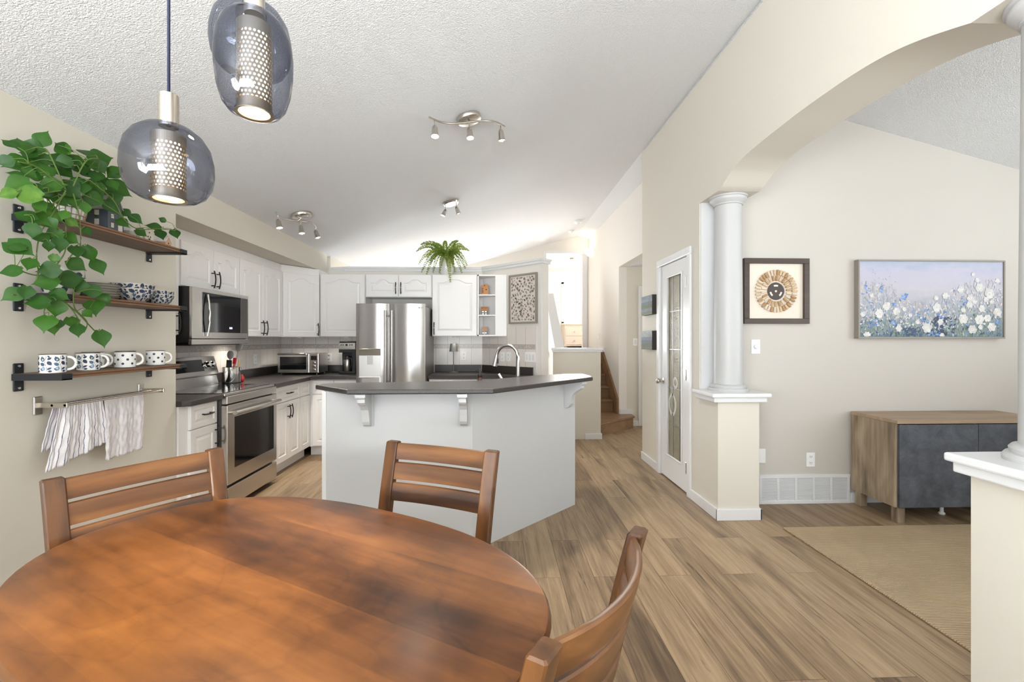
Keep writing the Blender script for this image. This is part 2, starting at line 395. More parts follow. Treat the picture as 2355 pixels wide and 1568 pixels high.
# far wall with the doorway of the upper room
FZ = 1.11
b = NB(); box(b, -.0, 1.04, 9.10, 9.22, 0, 3.40); box(b, 1.79, 2.02, 9.10, 9.22, 0, 3.40); box(b, 1.04, 1.79, 9.10, 9.22, 3.075, 3.42); box(b, 1.04, 1.79, 9.10, 9.22, 0, FZ)
box(b, -2.25, -1.9, 9.10, 9.22, 0, 3.4); box(b, -1.9, 0, 9.10, 9.22, 0, .5); box(b, -1.9, 0, 9.10, 9.22, 2.0, 3.4); S_('wall_far', b, WALLW)
b = NB()
for y in (9.085,): box(b, .98, 1.045, y, 9.10, FZ, 3.14); box(b, 1.785, 1.875, y, 9.10, FZ, 3.14); box(b, 1.045, 1.785, y, 9.10, 3.07, 3.14)
S_('trim_far_doorway', b, WHITE)
b = NB(); box(b, 0, 3.4, 9.22, 12.2, FZ-.1, FZ); S_('floor_bedroom', b, FLOORM)
b = NB(); box(b, 0, 1.84, 12.1, 12.2, FZ, 3.5); box(b, 2.78, 3.4, 12.1, 12.2, FZ, 3.5); box(b, 1.84, 2.78, 12.1, 12.2, FZ, 1.80); box(b, 1.84, 2.78, 12.1, 12.2, 2.83, 3.5); S_('wall_bedroom_back', b, WALLW)
b = NB(); box(b, -.1, 0, 9.22, 12.2, FZ, 3.5); box(b, 3.4, 3.5, 9.22, 12.2, FZ, 3.5); S_('wall_bedroom_side', b, WALLW)
b = NB(); poly_ex(b, [(0, 9.22, 3.75), (3.4, 9.22, 3.75), (3.4, 9.22, 3.85), (0, 9.22, 3.85)], (0, 2.98, -.55)); S_('ceiling_bedroom', b, CEIL)
b = NB()
for x0, x1, z0, z1 in ((1.80, 1.86, 1.76, 2.87), (2.76, 2.82, 1.76, 2.87), (1.80, 2.82, 1.74, 1.80), (1.80, 2.82, 2.82, 2.88), (2.29, 2.32, 1.8, 2.83)): box(b, x0, x1, 12.07, 12.13, z0, z1)
w = S_('window_1', b, WHITE)
# walls behind the photographer
b = NB()
for x0, x1, z0, z1 in ((-2.74, -1.95, 0, 3.4), (.95, 2.45, 0, 3.45), (4.95, 5.7, 0, 3.4), (-1.95, .95, 0, .12), (-1.95, .95, 2.28, 3.4), (2.45, 4.95, 0, .48), (2.45, 4.95, 2.24, 3.4)): box(b, x0, x1, -2.7, -2.6, z0, z1)
S_('wall_rear', b, WALL)
b = NB(); box(b, 5.6, 5.7, -2.6, -.45, 0, 2.5); box(b, 5.6, 5.7, 2.05, 4.95, 0, 2.5); box(b, 5.6, 5.7, -.45, 2.05, 0, .62); box(b, 5.6, 5.7, -.45, 2.05, 2.18, 2.5); S_('wall_right', b, WALL)
def win(name, F, w, z0, z1, n):
    b = NB()
    fbox(b, F, -.06, w+.06, z0-.06, z0, -.06, .02); fbox(b, F, -.06, w+.06, z1, z1+.06, -.06, .02)
    for i in range(n+1): u = w*i/n; fbox(b, F, u-.035, u+.035, z0, z1, -.06, .02)
    return S_(name, b, WHITE)
win('window_2', frame((.95, -2.6), (-1, 0)), 2.9, .12, 2.28, 3)
win('added_side_window', frame((-2.13, -2.2), (0, 1)), 1.8, .6, 2.1, 2)  # invented window behind the camera, added for the side fill lamp
win('window_3', frame((4.95, -2.6), (-1, 0)), 2.5, .48, 2.24, 3)
win('window_4', frame((5.6, 2.05), (0, -1)), 2.5, .62, 2.18, 3)

# half wall by the stairs
b = NB(); box(b, .77, 1.352, 5.95, 6.07, 0, 1.165); prism(b, [(1.352, 5.95), (1.412, 5.955), (1.412, 6.07), (1.352, 6.07)], 0, 1.165); S_('wall_stair_half', b, WALL)
b = NB(); box(b, .745, 1.435, 5.915, 6.10, 1.185, 1.213, .005); box(b, .755, 1.425, 5.93, 6.09, 1.163, 1.186); S_('trim_stair_half', b, WHITE)
b = NB(); box(b, 1.20, 1.425, 5.935, 5.951, 0, .075, .003); box(b, 1.411, 1.427, 5.937, 6.07, 0, .075, .003); S_('baseboard_stair_half', b, WHITE)
# baseboards
b = NB(); box(b, 1.625, 1.641, 4.465, 4.965, 0, .085, .004); box(b, 1.625, 1.641, 3.235, 3.692, 0, .085, .004)
box(b, 1.625, 1.965, 3.234, 3.251, 0, .085, .004); box(b, 1.949, 1.965, 3.234, 3.56, 0, .085, .004); box(b, 1.625, 1.965, 4.949, 4.965, 0, .085, .004); S_('baseboard_arch', b, WHITE)
b = NB(); box(b, 2.89, 5.6, 3.546, 3.561, 0, .085, .004); S_('baseboard_living', b, WHITE)
b = NB(); box(b, 1.91, 2.12, 6.815, 6.831, .185, .26, .003); box(b, 2.075, 2.20, 6.815, 6.831, 0, .08, .003); S_('baseboard_hall', b, WHITE)
b = NB(); box(b, 2.20, 2.27, 6.812, 6.831, 0, 2.15, .004); box(b, 2.27, 3.1, 6.812, 6.831, 2.08, 2.15); S_('trim_hall_door', b, WHITE)
b = NB(); box(b, 2.27, 3.05, 6.80, 6.835, .01, 2.08); S_('door_2', b, WHITE)
b = NB(); box(b, -2.131, -2.116, -2.6, 3.0, 0, .085, .004); S_('baseboard_left', b, WHITE)
# pedestals' caps and niche jambs
def cap(y0, y1, nm):
    b = NB(); box(b, 1.575, 2.015, y0-.055, y1, .905, .935, .008); box(b, 1.597, 1.993, y0-.033, y1, .868, .906, .006); return S_(nm, b, WHITE)
cap(3.25, 3.549, 'trim_pedestal'); b = NB(); box(b, 1.575, 2.015, 1.191, 1.525, .905, .935, .008); box(b, 1.597, 1.993, 1.191, 1.513, .868, .906, .006); S_('trim_pedestal_near', b, WHITE)
b = NB(); box(b, 1.648, 1.942, 3.537, 3.551, .935, 2.42); S_('trim_niche', b, WHITE)

# pantry door
b = NB()
for y0, y1 in ((3.692, 3.756), (4.401, 4.465)): box(b, 1.622, 1.641, y0, y1, 0, 2.0455, .004)
box(b, 1.622, 1.641, 3.692, 4.465, 2.046, 2.11, .004)
box(b, 1.64, 1.73, 3.752, 3.757, 0, 2.05); box(b, 1.64, 1.73, 4.400, 4.405, 0, 2.05); box(b, 1.64, 1.73, 3.757, 4.40, 2.045, 2.05)
S_('trim_pantry_door', b, WHITE)
b = NB()
box(b, 1.646, 1.682, 3.76, 3.90, .012, 2.04); box(b, 1.646, 1.682, 4.245, 4.397, .012, 2.04); box(b, 1.646, 1.682, 3.90, 4.245, 1.92, 2.04); box(b, 1.646, 1.682, 3.90, 4.245, .012, .235)
for y0, y1, z0, z1 in ((3.895, 3.912, .225, 1.93), (4.233, 4.25, .225, 1.93), (3.912, 4.233, 1.912, 1.93), (3.912, 4.233, .225, .243)): box(b, 1.638, 1.646, y0, y1, z0, z1, .003)
door = S_('door_1', b, WHITE)
gm = mat('obscured_leaded_glass', (.42, .39, .27), .12); k = N(gm); v = k.coord((1, 1, 1))
nn = k.noise(v, 75, 2, .5); k.bump(nn, .55, .01); k.col(k.ramp(k.noise(v, 4, 3), [(.3, (.32, .29, .19)), (.7, (.52, .47, .32))]))
tr = k.n('ShaderNodeBsdfTransparent', {'Color': (.75, .75, .68, 1)}); mx = k.n('ShaderNodeMixShader', {0: .35, 1: k.b.outputs[0], 2: tr.outputs[0]}); k.link(mx.outputs[0], k.t.nodes['Material Output'].inputs[0])
b = NB(); box(b, 1.660, 1.666, 3.90, 4.245, .235, 1.92); gl = S_('glass_pane', b, gm, parent=door)
b = NB()
for y in (3.984, 4.126): box(b, 1.656, 1.661, y-.003, y+.003, .235, 1.92)
for z in (.535, .875, 1.236, 1.59): box(b, 1.656, 1.661, 3.90, 4.245, z-.003, z+.003)
S_('lead_strip', b, mat('lead_came', (.30, .30, .29), .35, .8), parent=gl)
b = NB()
def ring_yz(y, z, r0, r1, a0=0, a1=360, n=28):
    pts = [(y+r1*math.cos(R(a0+(a1-a0)*i/n)), z+r1*math.sin(R(a0+(a1-a0)*i/n))) for i in range(n+1)] + [(y+r0*math.cos(R(a1-(a1-a0)*i/n)), z+r0*math.sin(R(a1-(a1-a0)*i/n))) for i in range(n+1)]
    poly_ex(b, [(1.6575, p, q) for p, q in pts], (.002, 0, 0))
ring_yz(4.17, .72, .085, .115, 100, 260); ring_yz(4.12, .72, .085, .115, -80, 80); ring_yz(4.075, .93, .03, .055, 0, 359)
S_('etched_motif', b, mat('etched_glass', (.55, .56, .50), .5), parent=gl)
b = NB(); M = rot_to((-1, 0, 0)); lathe(b, [(.031, 0), (.031, .006), (.012, .010), (.011, .030), (.022, .040), (.028, .055), (.024, .068), (.010, .074)], 20, (1.646, 4.335, .925), M=M); S_('door_knob', b, NICKEL, parent=door, smooth=True, edge=50)
for z in (1.826, 1.025, .227):
    b = NB(); box(b, 1.637, 1.647, 3.788, 3.822, z-.045, z+.045, .001); lathe(b, [(.006, -.047), (.006, .047)], 10, (1.634, 3.788, z)); S_('hinge', b, CHROME, parent=door)
# columns on the half walls
def column(y, label):
    t = thing('column', label, 'column', (1.795, y, .935)); t['kind'] = 'thing'
    b = NB(); lathe(b, [(.140, 0), (.142, .012), (.134, .024), (.124, .026), (.126, .040), (.118, .050), (.104, .054)], 40); obj('base', b, COLM, t, True, world=False, edge=40)
    b = NB(); lathe(b, [(.104, .054), (.103, .5), (.099, 1.0), (.096, 1.415)], 40); obj('shaft', b, COLM, t, True, world=False, edge=40)
    b = NB(); lathe(b, [(.096, 1.415), (.104, 1.418), (.104, 1.428), (.113, 1.436), (.126, 1.450), (.130, 1.456), (.130, 1.470), (.138, 1.472), (.138, 1.4845)], 40); obj('capital', b, COLM, t, True, world=False, edge=40)
column(3.40, 'white round column beside the glazed pantry door, under the far end of the arch')
column(1.345, 'white round column on the near half wall at the edge of the frame')
# stairs
t = thing('staircase', 'oak staircase rising behind the beige half wall', 'stairs', (1.5, 6.6, 0))
pts = [(1.08, 6.09), (1.416, 6.09), (1.416, 6.13), (2.068, 6.655), (2.068, 6.812), (1.898, 6.812), (1.898, 7.05), (1.08, 7.05)]
b = NB(); prism(b, pts, 0, .155); obj('riser', b, STAIRW, t)
b = NB(); prism(b, [(1.08, 6.085), (1.416, 6.085), (1.424, 6.112), (2.088, 6.645), (2.088, 6.812), (1.898, 6.812), (1.898, 7.07), (1.08, 7.07)], .155, .187, .006); obj('tread', b, STAIRW, t)
for i in range(2, 7):
    y = 7.05+.25*(i-2); z = .185*i
    b = NB(); box(b, 1.08, 1.866, y, y+.25, z-.215, z-.03); obj('riser', b, STAIRW, t)
    b = NB(); box(b, 1.08, 1.866, y-.025, y+.25 if i < 6 else 9.08, z-.03, z, .005); obj('tread', b, STAIRW, t)
b = NB(); poly_ex(b, [(1.868, 6.83, .187), (1.868, 6.83, .42), (1.868, 7.76, 1.11), (1.868, 8.05, 1.11), (1.868, 8.05, .9), (1.868, 7.15, .187)], (.03, 0, 0)); obj('stringer', b, STAIRW, t)
b = NB(); box(b, 0, 1.08, 8.05, 9.1, 1.0, 1.11); S_('floor_landing', b, FLOORM)
b = NB(); box(b, 1.885, 1.901, 7.70, 9.085, 1.11, 1.19, .003); S_('baseboard_landing', b, WHITE)
b = NB(); poly_ex(b, [(.96, 6.07, 0), (.96, 8.3, 0), (.96, 8.3, 2.13), (.96, 7.0, 1.16), (.96, 6.07, 1.16)], (.10, 0, 0)); S_('wall_stair_slope', b, WALLW)
b = NB(); poly_ex(b, [(.935, 6.98, 1.15), (.935, 8.31, 2.14), (.935, 8.31, 2.18), (.935, 6.98, 1.19)], (.15, 0, 0)); S_('trim_stair_slope', b, WHITE)
# ---------------------------------------------------------------- kitchen cabinets
def arch_outline(u0, u1, v0, v1, arch, rise=.05, n=24):
    """inner panel outline, counter-clockwise from the lower left corner; arched top swells in the middle"""
    pts = [(u0, v0), (u1, v0)]
    w = u1-u0
    if not arch: return pts+[(u1, v1), (u0, v1)]
    for i in range(n+1):
        s = i/n; u = u1-w*s; x = abs(2*s-1)
        a = 1 if x < .12 else 0 if x > .74 else .5+.5*math.cos(math.pi*(x-.12)/.62)
        pts.append((u, v1-rise+rise*a))
    return pts
def panel(bm, F, u0, u1, v0, v1, arch=False, st=.055, t=.019, w0=0., top=None):
    """raised-panel door or drawer front"""
    top = top or st
    def off(d): return arch_outline(u0+st+d, u1-st-d, v0+st+d, v1-top-d, arch, .042)
    def P(p, w): return bm.verts.new(F(p[0], p[1], w0+w))
    i0 = off(0); n = len(i0)
    cu, cv = (u0+u1)/2, (v0+v1)/2
    outer = []
    for k, (u, v) in enumerate(i0):
        if not arch or k < 2: outer.append((u0 if u < cu else u1, v0 if v < cv else v1))
        else: outer.append((u0+(u-u0-st)/(u1-u0-2*st)*(u1-u0), v1))
    L = [[P(p, 0) for p in outer], [P(p, t-.003) for p in outer]]
    sh = [(min(max(p[0], u0+.003), u1-.003), min(max(p[1], v0+.003), v1-.003)) for p in outer]
    L.append([P(p, t) for p in sh])
    L.append([P(p, t) for p in i0]); L.append([P(p, t-.008) for p in off(.006)]); L.append([P(p, t-.008) for p in off(.010)])
    L.append([P(p, t-.001) for p in off(.030)])
    for A, B in zip(L, L[1:]):
        for k in range(n): bm.faces.new((A[k], A[(k+1) % n], B[(k+1) % n], B[k]))
    bm.faces.new(L[0][::-1]); bm.faces.new(L[-1]); return bm
def pull(bm, F, u, v, w, length, vert=True, bow=.012):
    """bowed bar pull on two posts"""
    h = length/2; path = []
    for i in range(11):
        s = -1+2*i/10; o = bow*(1-s*s)
        path.append(F(u, v+s*h, w+.024+o) if vert else F(u+s*h, v, w+.024+o))
    tube(bm, path, .0055, 8)
    for s in (-.72, .72):
        a = (u, v+s*h) if vert else (u+s*h, v)
        tube(bm, [F(*a, w), F(*a, w+.028)], .0048, 8)
    return bm
def door(parent, F, u0, u1, v0, v1, arch=False, h=None, name='door', st=.055):
    b = NB(); panel(b, F, u0, u1, v0, v1, arch, st); d = obj(name, b, CAB, parent)
    if h:
        b = NB(); pull(b, F, h[0], h[1], .017, h[2], h[3] if len(h) > 3 else True); obj('handle', b, BRONZE, d, True, edge=60, label='dark bronze bar handle')
    return d
def cabinet(name, label, F, u0, u1, v0, v1, depth, group=None, cat='cabinet', bodies=None):
    c = F(u0, 0, 0); t = thing(name, label, cat, (c[0], c[1], v0), group=group)
    b = NB(); fbox(b, F, u0, u1, v0, v1, -depth, 0)
    for q in bodies or []: fbox(b, F, *q)
    obj('body', b, CAB, t); return t
FL = frame((-2.389, 0), (0, 1))          # upper cabinets on the left wall: u = y
UP = 'white arched-panel wall cabinets'
t = cabinet('wall_cabinet', 'narrow white wall cabinet squeezed between the open shelves and the microwave', FL, 3.10, 3.475, 1.36, 2.09, .305, UP)
door(t, FL, 3.12, 3.47, 1.365, 2.085, True, (3.44, 1.45, .15))
b = NB(); fbox(b, FL, 3.10, 3.49, 2.09, 2.168, -.30, .0); obj('filler', b, CAB, t)
t = cabinet('wall_cabinet', 'short white two-door wall cabinet above the microwave', FL, 3.49, 4.28, 1.735, 2.09, .305, UP)
door(t, FL, 3.50, 3.893, 1.74, 2.085, True, (3.862, 1.83, .145)); door(t, FL, 3.898, 4.275, 1.74, 2.085, True, (3.93, 1.83, .145))
b = NB(); fbox(b, FL, 3.49, 4.28, 2.09, 2.168, -.30, .0); obj('filler', b, CAB, t)
t = cabinet('wall_cabinet', 'tall white two-door wall cabinet just past the microwave', FL, 4.282, 5.112, 1.355, 2.09, .305, UP)
door(t, FL, 4.288, 4.694, 1.36, 2.085, True, (4.662, 1.445, .15)); door(t, FL, 4.699, 5.107, 1.36, 2.085, True, (4.733, 1.445, .15))
b = NB(); fbox(b, FL, 4.282, 5.112, 2.09, 2.168, -.30, .0); obj('filler', b, CAB, t)
# diagonal corner cabinet
t = thing('wall_cabinet', 'white one-door wall cabinet set across the kitchen corner', 'cabinet', (-2.55, 5.6, 1.355), group=UP)
b = NB(); prism(b, [(-2.693, 5.115), (-2.375, 5.115), (-2.105, 5.478), (-2.105, 5.79), (-2.693, 5.79)], 1.355, 2.165); obj('body', b, CAB, t)
FC = frame((-2.375, 5.115), (.27, .363)); door(t, FC, .006, .446, 1.36, 2.085, True, (.415, 1.445, .15))
FB = frame((0, 5.499), (1, 0))           # upper cabinets on the back wall: u = x
t = cabinet('wall_cabinet', 'wide white one-door wall cabinet left of the fridge above the toaster oven', FB, -2.10, -1.562, 1.36, 2.112, .29, UP)
door(t, FB, -2.092, -1.568, 1.365, 2.107, True)
t = cabinet('wall_cabinet', 'short white two-door wall cabinet over the fridge', FB, -1.558, -.764, 1.838, 2.112, .29, UP)
door(t, FB, -1.552, -1.164, 1.843, 2.107, True, (-1.192, 1.945, .14)); door(t, FB, -1.158, -.77, 1.843, 2.107, True, (-1.13, 1.945, .14))
t = cabinet('wall_cabinet', 'wide white one-door wall cabinet right of the fridge, under the fern', FB, -.76, -.215, 1.367, 2.115, .29, UP)
door(t, FB, -.755, -.220, 1.372, 2.11, True, (-.733, 1.46, .15))
# open end shelf against the diagonal wall
t = thing('display_shelf_unit', 'white open shelf unit of three compartments beside the diagonal wall', 'shelf', (-.03, 5.6, 1.367))
b = NB(); box(b, -.211, -.195, 5.485, 5.79, 1.37, 2.115); prism(b, [(-.211, 5.485), (.143, 5.485), (-.155, 5.783), (-.211, 5.783)], 2.10, 2.116); prism(b, [(-.211, 5.485), (.143, 5.485), (-.155, 5.783), (-.211, 5.783)], 1.368, 1.384)
prism(b, [(.006, 5.485), (.143, 5.485), (.133, 5.495), (.006, 5.495)], 1.384, 2.10); prism(b, [(.140, 5.486), (.132, 5.486), (-.165, 5.783), (-.155, 5.783)], 1.384, 2.10); box(b, -.195, -.15, 5.776, 5.786, 1.384, 2.10); obj('case', b, CAB, t)
for z in (1.615, 1.862):
    b = NB(); prism(b, [(-.195, 5.487), (.004, 5.487), (.004, 5.497), (.118, 5.497), (-.156, 5.772), (-.195, 5.775)], z, z+.014); obj('shelf_board', b, CAB, t)

# base cabinets
FLb = frame((-2.119, 0), (0, 1)); LOW = 'white base cabinets'
def base(label, F, u0, u1, depth=.575, group=LOW):
    c = F(u0, 0, 0); t = thing('base_cabinet', label, 'cabinet', (c[0], c[1], 0), group=group)
    b = NB(); fbox(b, F, u0, u1, .105, .874, -depth, 0); obj('body', b, CAB, t)
    b = NB(); fbox(b, F, u0, u1, 0, .106, -depth, -.052); obj('toe_kick', b, CAB, t); return t
t = base('small white base cabinet with one drawer and door, nearest the table, left of the stove', FLb, 3.10, 3.492)
door(t, FLb, 3.195, 3.49, .702, .865, False, (3.36, .79, .115, False), 'drawer', .034); door(t, FLb, 3.19, 3.49, .112, .695, False, (3.463, .60, .14))
t = base('white base cabinet with a drawer over two doors, on the far side of the stove', FLb, 4.282, 4.95)
door(t, FLb, 4.40, 4.943, .706, .862, False, (4.67, .785, .13, False), 'drawer', .034)
door(t, FLb, 4.40, 4.668, .116, .70, False, (4.645, .60, .14)); door(t, FLb, 4.673, 4.943, .116, .70, False, (4.70, .60, .14))
t = base('narrow white base cabinet in the inner corner beside the toaster oven', FLb, 4.952, 5.215)
door(t, FLb, 4.956, 5.208, .706, .862, False, None, 'drawer', .034); door(t, FLb, 4.956, 5.208, .116, .70)
FBb = frame((0, 5.219), (1, 0))
t = base('white base cabinet under the coffee maker, left of the fridge', FBb, -2.118, -1.562, .57)
door(t, FBb, -2.075, -1.835, .706, .862, False, None, 'drawer', .034); door(t, FBb, -1.83, -1.568, .706, .862, False, None, 'drawer', .034)
door(t, FBb, -2.075, -1.80, .116, .70); door(t, FBb, -1.795, -1.568, .116, .70, False, (-1.77, .6, .14))
t = thing('base_cabinet', 'white base cabinet under the little grey lamp, right of the fridge', 'cabinet', (-.3, 5.4, 0), group=LOW)
b = NB(); prism(b, [(-.76, 5.79), (-.76, 5.222), (.02, 5.222), (.36, 5.08), (.46, 5.172), (-.165, 5.792)], .105, .874); obj('body', b, CAB, t)
b = NB(); prism(b, [(-.76, 5.70), (-.76, 5.28), (.04, 5.28), (.34, 5.16), (-.165, 5.7)], 0, .106); obj('toe_kick', b, CAB, t)
door(t, FBb, -.753, -.37, .116, .865, False, None); door(t, FBb, -.365, .01, .116, .865, False, None)
# worktops with their upstands
def worktop(label, polys, ups, nm='worktop'):
    b = NB(); 
    for p in polys: prism(b, p, .876, .914, .006)
    o = tag(obj(nm, b, COUNTER), label, 'worktop')
    for F, a, c, d in ups:
        b = NB(); fbox(b, F, a, c, .9145, 1.004, d, d+.018, .003); obj('upstand', b, COUNTER, o)
    return o
FW = frame((-2.700, 0), (0, 1)); FK = frame((0, 5.80), (1, 0))
worktop('short dark grey worktop on the base cabinet left of the stove', [[(-2.69, 3.095), (-2.095, 3.095), (-2.055, 3.125), (-2.055, 3.488), (-2.69, 3.488)]], [(FW, 3.10, 3.488, .003)])
worktop('L-shaped dark grey worktop in the corner carrying the toaster oven', [[(-2.69, 4.286), (-2.045, 4.286), (-2.045, 5.08), (-1.985, 5.15), (-1.562, 5.15), (-1.562, 5.79), (-2.69, 5.79)]], [(FW, 4.286, 5.79, .003), (FK, -2.68, -1.562, .003)])
worktop('dark grey worktop right of the fridge, below the open shelf unit', [[(-.765, 5.79), (-.765, 5.185), (.03, 5.185), (.37, 5.035), (.475, 5.145), (-.165, 5.79)]], [(FK, -.765, -.175, .004), (FD, .012, .86, .004)])
# ---------------------------------------------------------------- paint daubs (patterns painted on ceramics, prints and canvases)
def daub(bm, lay, M, u, v, l, w, ang, col, kind='leaf'):
    ca, sa = math.cos(ang), math.sin(ang); pts = []
    n = 10 if kind != 'stroke' else 6
    for i in range(n):
        t = 2*math.pi*i/n; x = math.cos(t)*l/2; y = math.sin(t)*w/2
        if kind == 'leaf': y *= (1-.75*(x/(l/2))**2 if x > 0 else 1)
        if kind == 'flower': r = 1+.16*math.sin(5*t+ang*7); x *= r; y *= r
        pts.append(bm.verts.new(M(u+x*ca-y*sa, v+x*sa+y*ca)))
    f = bm.faces.new(pts)
    for lp in f.loops: lp[lay] = (*col, 1)
    return f
def pig(bm): return bm.loops.layers.float_color.new('pigment')
def jit(c, rnd, d=.12): k = 1+rnd.uniform(-d, d); return tuple(min(1, x*k) for x in c)

# ---------------------------------------------------------------- stove
X0 = -2.03
t = thing('stove', 'stainless electric stove with black glass top between the white base cabinets', 'stove', (-2.35, 3.885, 0))
b = NB(); box(b, -2.68, -2.075, 3.497, 4.275, .02, .895); obj('body', b, mat('dark_steel', (.10, .10, .10), .4, .8), t)
b = NB(); box(b, -2.56, -2.05, 3.497, 4.275, .896, .914, .004); obj('cooktop_frame', b, STEELY, t)
b = NB(); box(b, -2.555, -2.085, 3.515, 4.257, .9142, .918, .001); ct = obj('cooktop_glass', b, GLASSB, t)
for y, x, r in ((3.70, -2.22, .11), (4.07, -2.22, .09), (3.70, -2.44, .08), (4.07, -2.44, .11)):
    b = NB(); lathe(b, [(r, .9181), (r, .9184), (r-.003, .9184), (r-.003, .9181)], 32, (x, y, 0), False, False); obj('burner_ring', b, mat('burner_grey', (.08, .08, .085), .3), ct)
b = NB(); box(b, -2.075, -2.032, 3.500, 4.272, .835, .893, .004); obj('front_trim', b, STEELY, t)
b = NB(); fr = frame((X0-.008, 0), (0, 1)); FS = fr
fbox(b, FS, 3.500, 4.272, .215, .825, -.04, .008, .004); d = obj('oven_door', b, STEELY, t)
b = NB(); fbox(b, FS, 3.595, 4.215, .33, .725, .006, .0095, .001); obj('door_glass', b, GLASSB, d)
b = NB(); pts = []
for i in range(13):
    s = i/12; pts.append(FS(3.53+.715*s, .765, .048+.012*math.sin(math.pi*s)))
tube(b, pts, .021, 10, flat=.75); tube(b, [FS(3.545, .765, .004), FS(3.545, .765, .05)], .013); tube(b, [FS(4.23, .765, .004), FS(4.23, .765, .05)], .013); obj('handle', b, STEELY, d, True, edge=50)
b = NB(); fbox(b, FS, 3.500, 4.272, .045, .195, -.04, .008, .004); obj('storage_drawer', b, STEELY, t)
b = NB(); box(b, -2.56, -2.12, 3.53, 4.24, 0, .03); obj('foot_plinth', b, BLACK, t)
b = NB(); poly_ex(b, [(-2.64, 3.50, .914), (-2.555, 3.50, .914), (-2.575, 3.50, 1.0), (-2.60, 3.50, 1.0), (-2.60, 3.50, 1.012), (-2.555, 3.50, 1.015), (-2.60, 3.50, 1.175), (-2.64, 3.50, 1.175)], (0, .77, 0)); bg = obj('backguard', b, STEELY, t)
FG = lambda u, v, w: Vector((-2.555-.045*v/.16, u, 1.015+v))+Vector((.963, 0, .27))*w
b = NB(); fbox(b, FG, 3.62, 4.08, .035, .135, .0, .002); obj('control_panel', b, GLASSB, bg)
for u in (3.545, 3.585, 4.13, 4.195):
    b = NB(); lathe(b, [(.031, 0), (.031, .006), (.026, .008), (.024, .030), (.020, .034)], 20, FG(u, .085, .001), M=rot_to((.963, 0, .27))); box(b, *[q for a in FG(u, .085, .036) for q in (a-.003, a+.003)]); obj('knob', b, CHROME if u > 4 else STEELX, bg, True, edge=40)

# ---------------------------------------------------------------- microwave
t = thing('microwave_oven', 'stainless over-the-range microwave with a black glass door', 'microwave', (-2.45, 3.885, 1.29))
FM = frame((-2.285, 0), (0, 1))
b = NB(); box(b, -2.69, -2.312, 3.492, 4.268, 1.31, 1.732); obj('body', b, BLACK, t)
b = NB(); fbox(b, FM, 3.492, 4.268, 1.335, 1.730, -.026, .0, .004); d = obj('door', b, STEELY, t)
b = NB(); fbox(b, FM, 3.61, 4.135, 1.385, 1.70, -.001, .002, .001); obj('door_glass', b, GLASSB, d)
b = NB(); fbox(b, FM, 4.137, 4.25, 1.385, 1.70, -.001, .0025, .001); obj('control_panel', b, mat('smoked_panel', (.08, .075, .07), .15, .3), d)
b = NB(); pts = [FM(3.655+.004*0, 1.355+.33*i/12, .013+.016*math.sin(math.pi*i/12)) for i in range(13)]; tube(b, pts, .0075, 10); obj('handle', b, STEELX, d, True, edge=60)
b = NB(); fbox(b, FM, 3.492, 4.268, 1.288, 1.330, -.03, -.002, .004); obj('vent_strip', b, STEELY, t)
b = NB(); box(b, -2.66, -2.33, 3.55, 4.2, 1.280, 1.30); obj('light_grille', b, BLACK, t)
text('clock_display', '8:28', .024, FM, 3.985, 1.425, .0025, mat('blue_display', (.1, .15, 1), .5, emit=(.45, .5, 1), es=2.0), t)

# ---------------------------------------------------------------- fridge
t = thing('fridge', 'stainless french-door fridge with a water dispenser', 'fridge', (-1.16, 5.4, 0))
b = NB(); box(b, -1.552, -.778, 5.125, 5.77, .02, 1.70, .006); obj('body', b, mat('fridge_side_grey', (.27, .255, .24), .35, .6), t)
FF = frame((0, 5.05), (1, 0))
def fdoor(name, x0, x1, z0, z1, bulge=.022):
    b = NB(); n = 14; rows = []
    for i in range(n+1):
        s = i/n; x = x0+(x1-x0)*s; e = min(s, 1-s)*(x1-x0)
        w = bulge*(1-(2*s-1)**2)+(-.010*(1-e/.012)**2 if e < .012 else 0)+.004*math.sin(s*9+x0*3)
        rows.append((x, 5.072-w))
    pts = rows+[(x1, 5.12), (x0, 5.12)]
    prism(b, pts, z0, z1); return obj(name, b, STEEL, t, True, edge=35)
dl = fdoor('door', -1.545, -1.178, .72, 1.728); dr = fdoor('door', -1.170, -.780, .72, 1.728)
dd = fdoor('freezer_drawer', -1.545, -.780, .06, .708)
b = NB(); box(b, -1.50, -.82, 5.16, 5.7, 0, .05); obj('base_grille', b, BLACK, t)
for d, x in ((dl, -1.208), (dr, -1.138)):
    b = NB(); tube(b, [(x, 5.012, .80+.85*i/14) for i in range(15)], .015, 12, flat=1.0)
    tube(b, [(x, 5.06, .86), (x, 5.012, .86)], .010); tube(b, [(x, 5.06, 1.59), (x, 5.012, 1.59)], .010); obj('handle', b, STEEL, d, True, edge=50)
b = NB(); tube(b, [(-1.5+.68*i/10, 5.0, .64) for i in range(11)], .014, 10); tube(b, [(-1.42, 5.06, .64), (-1.42, 5.0, .64)], .01); tube(b, [(-.9, 5.06, .64), (-.9, 5.0, .64)], .01); obj('handle', b, STEEL, dd, True, edge=50)
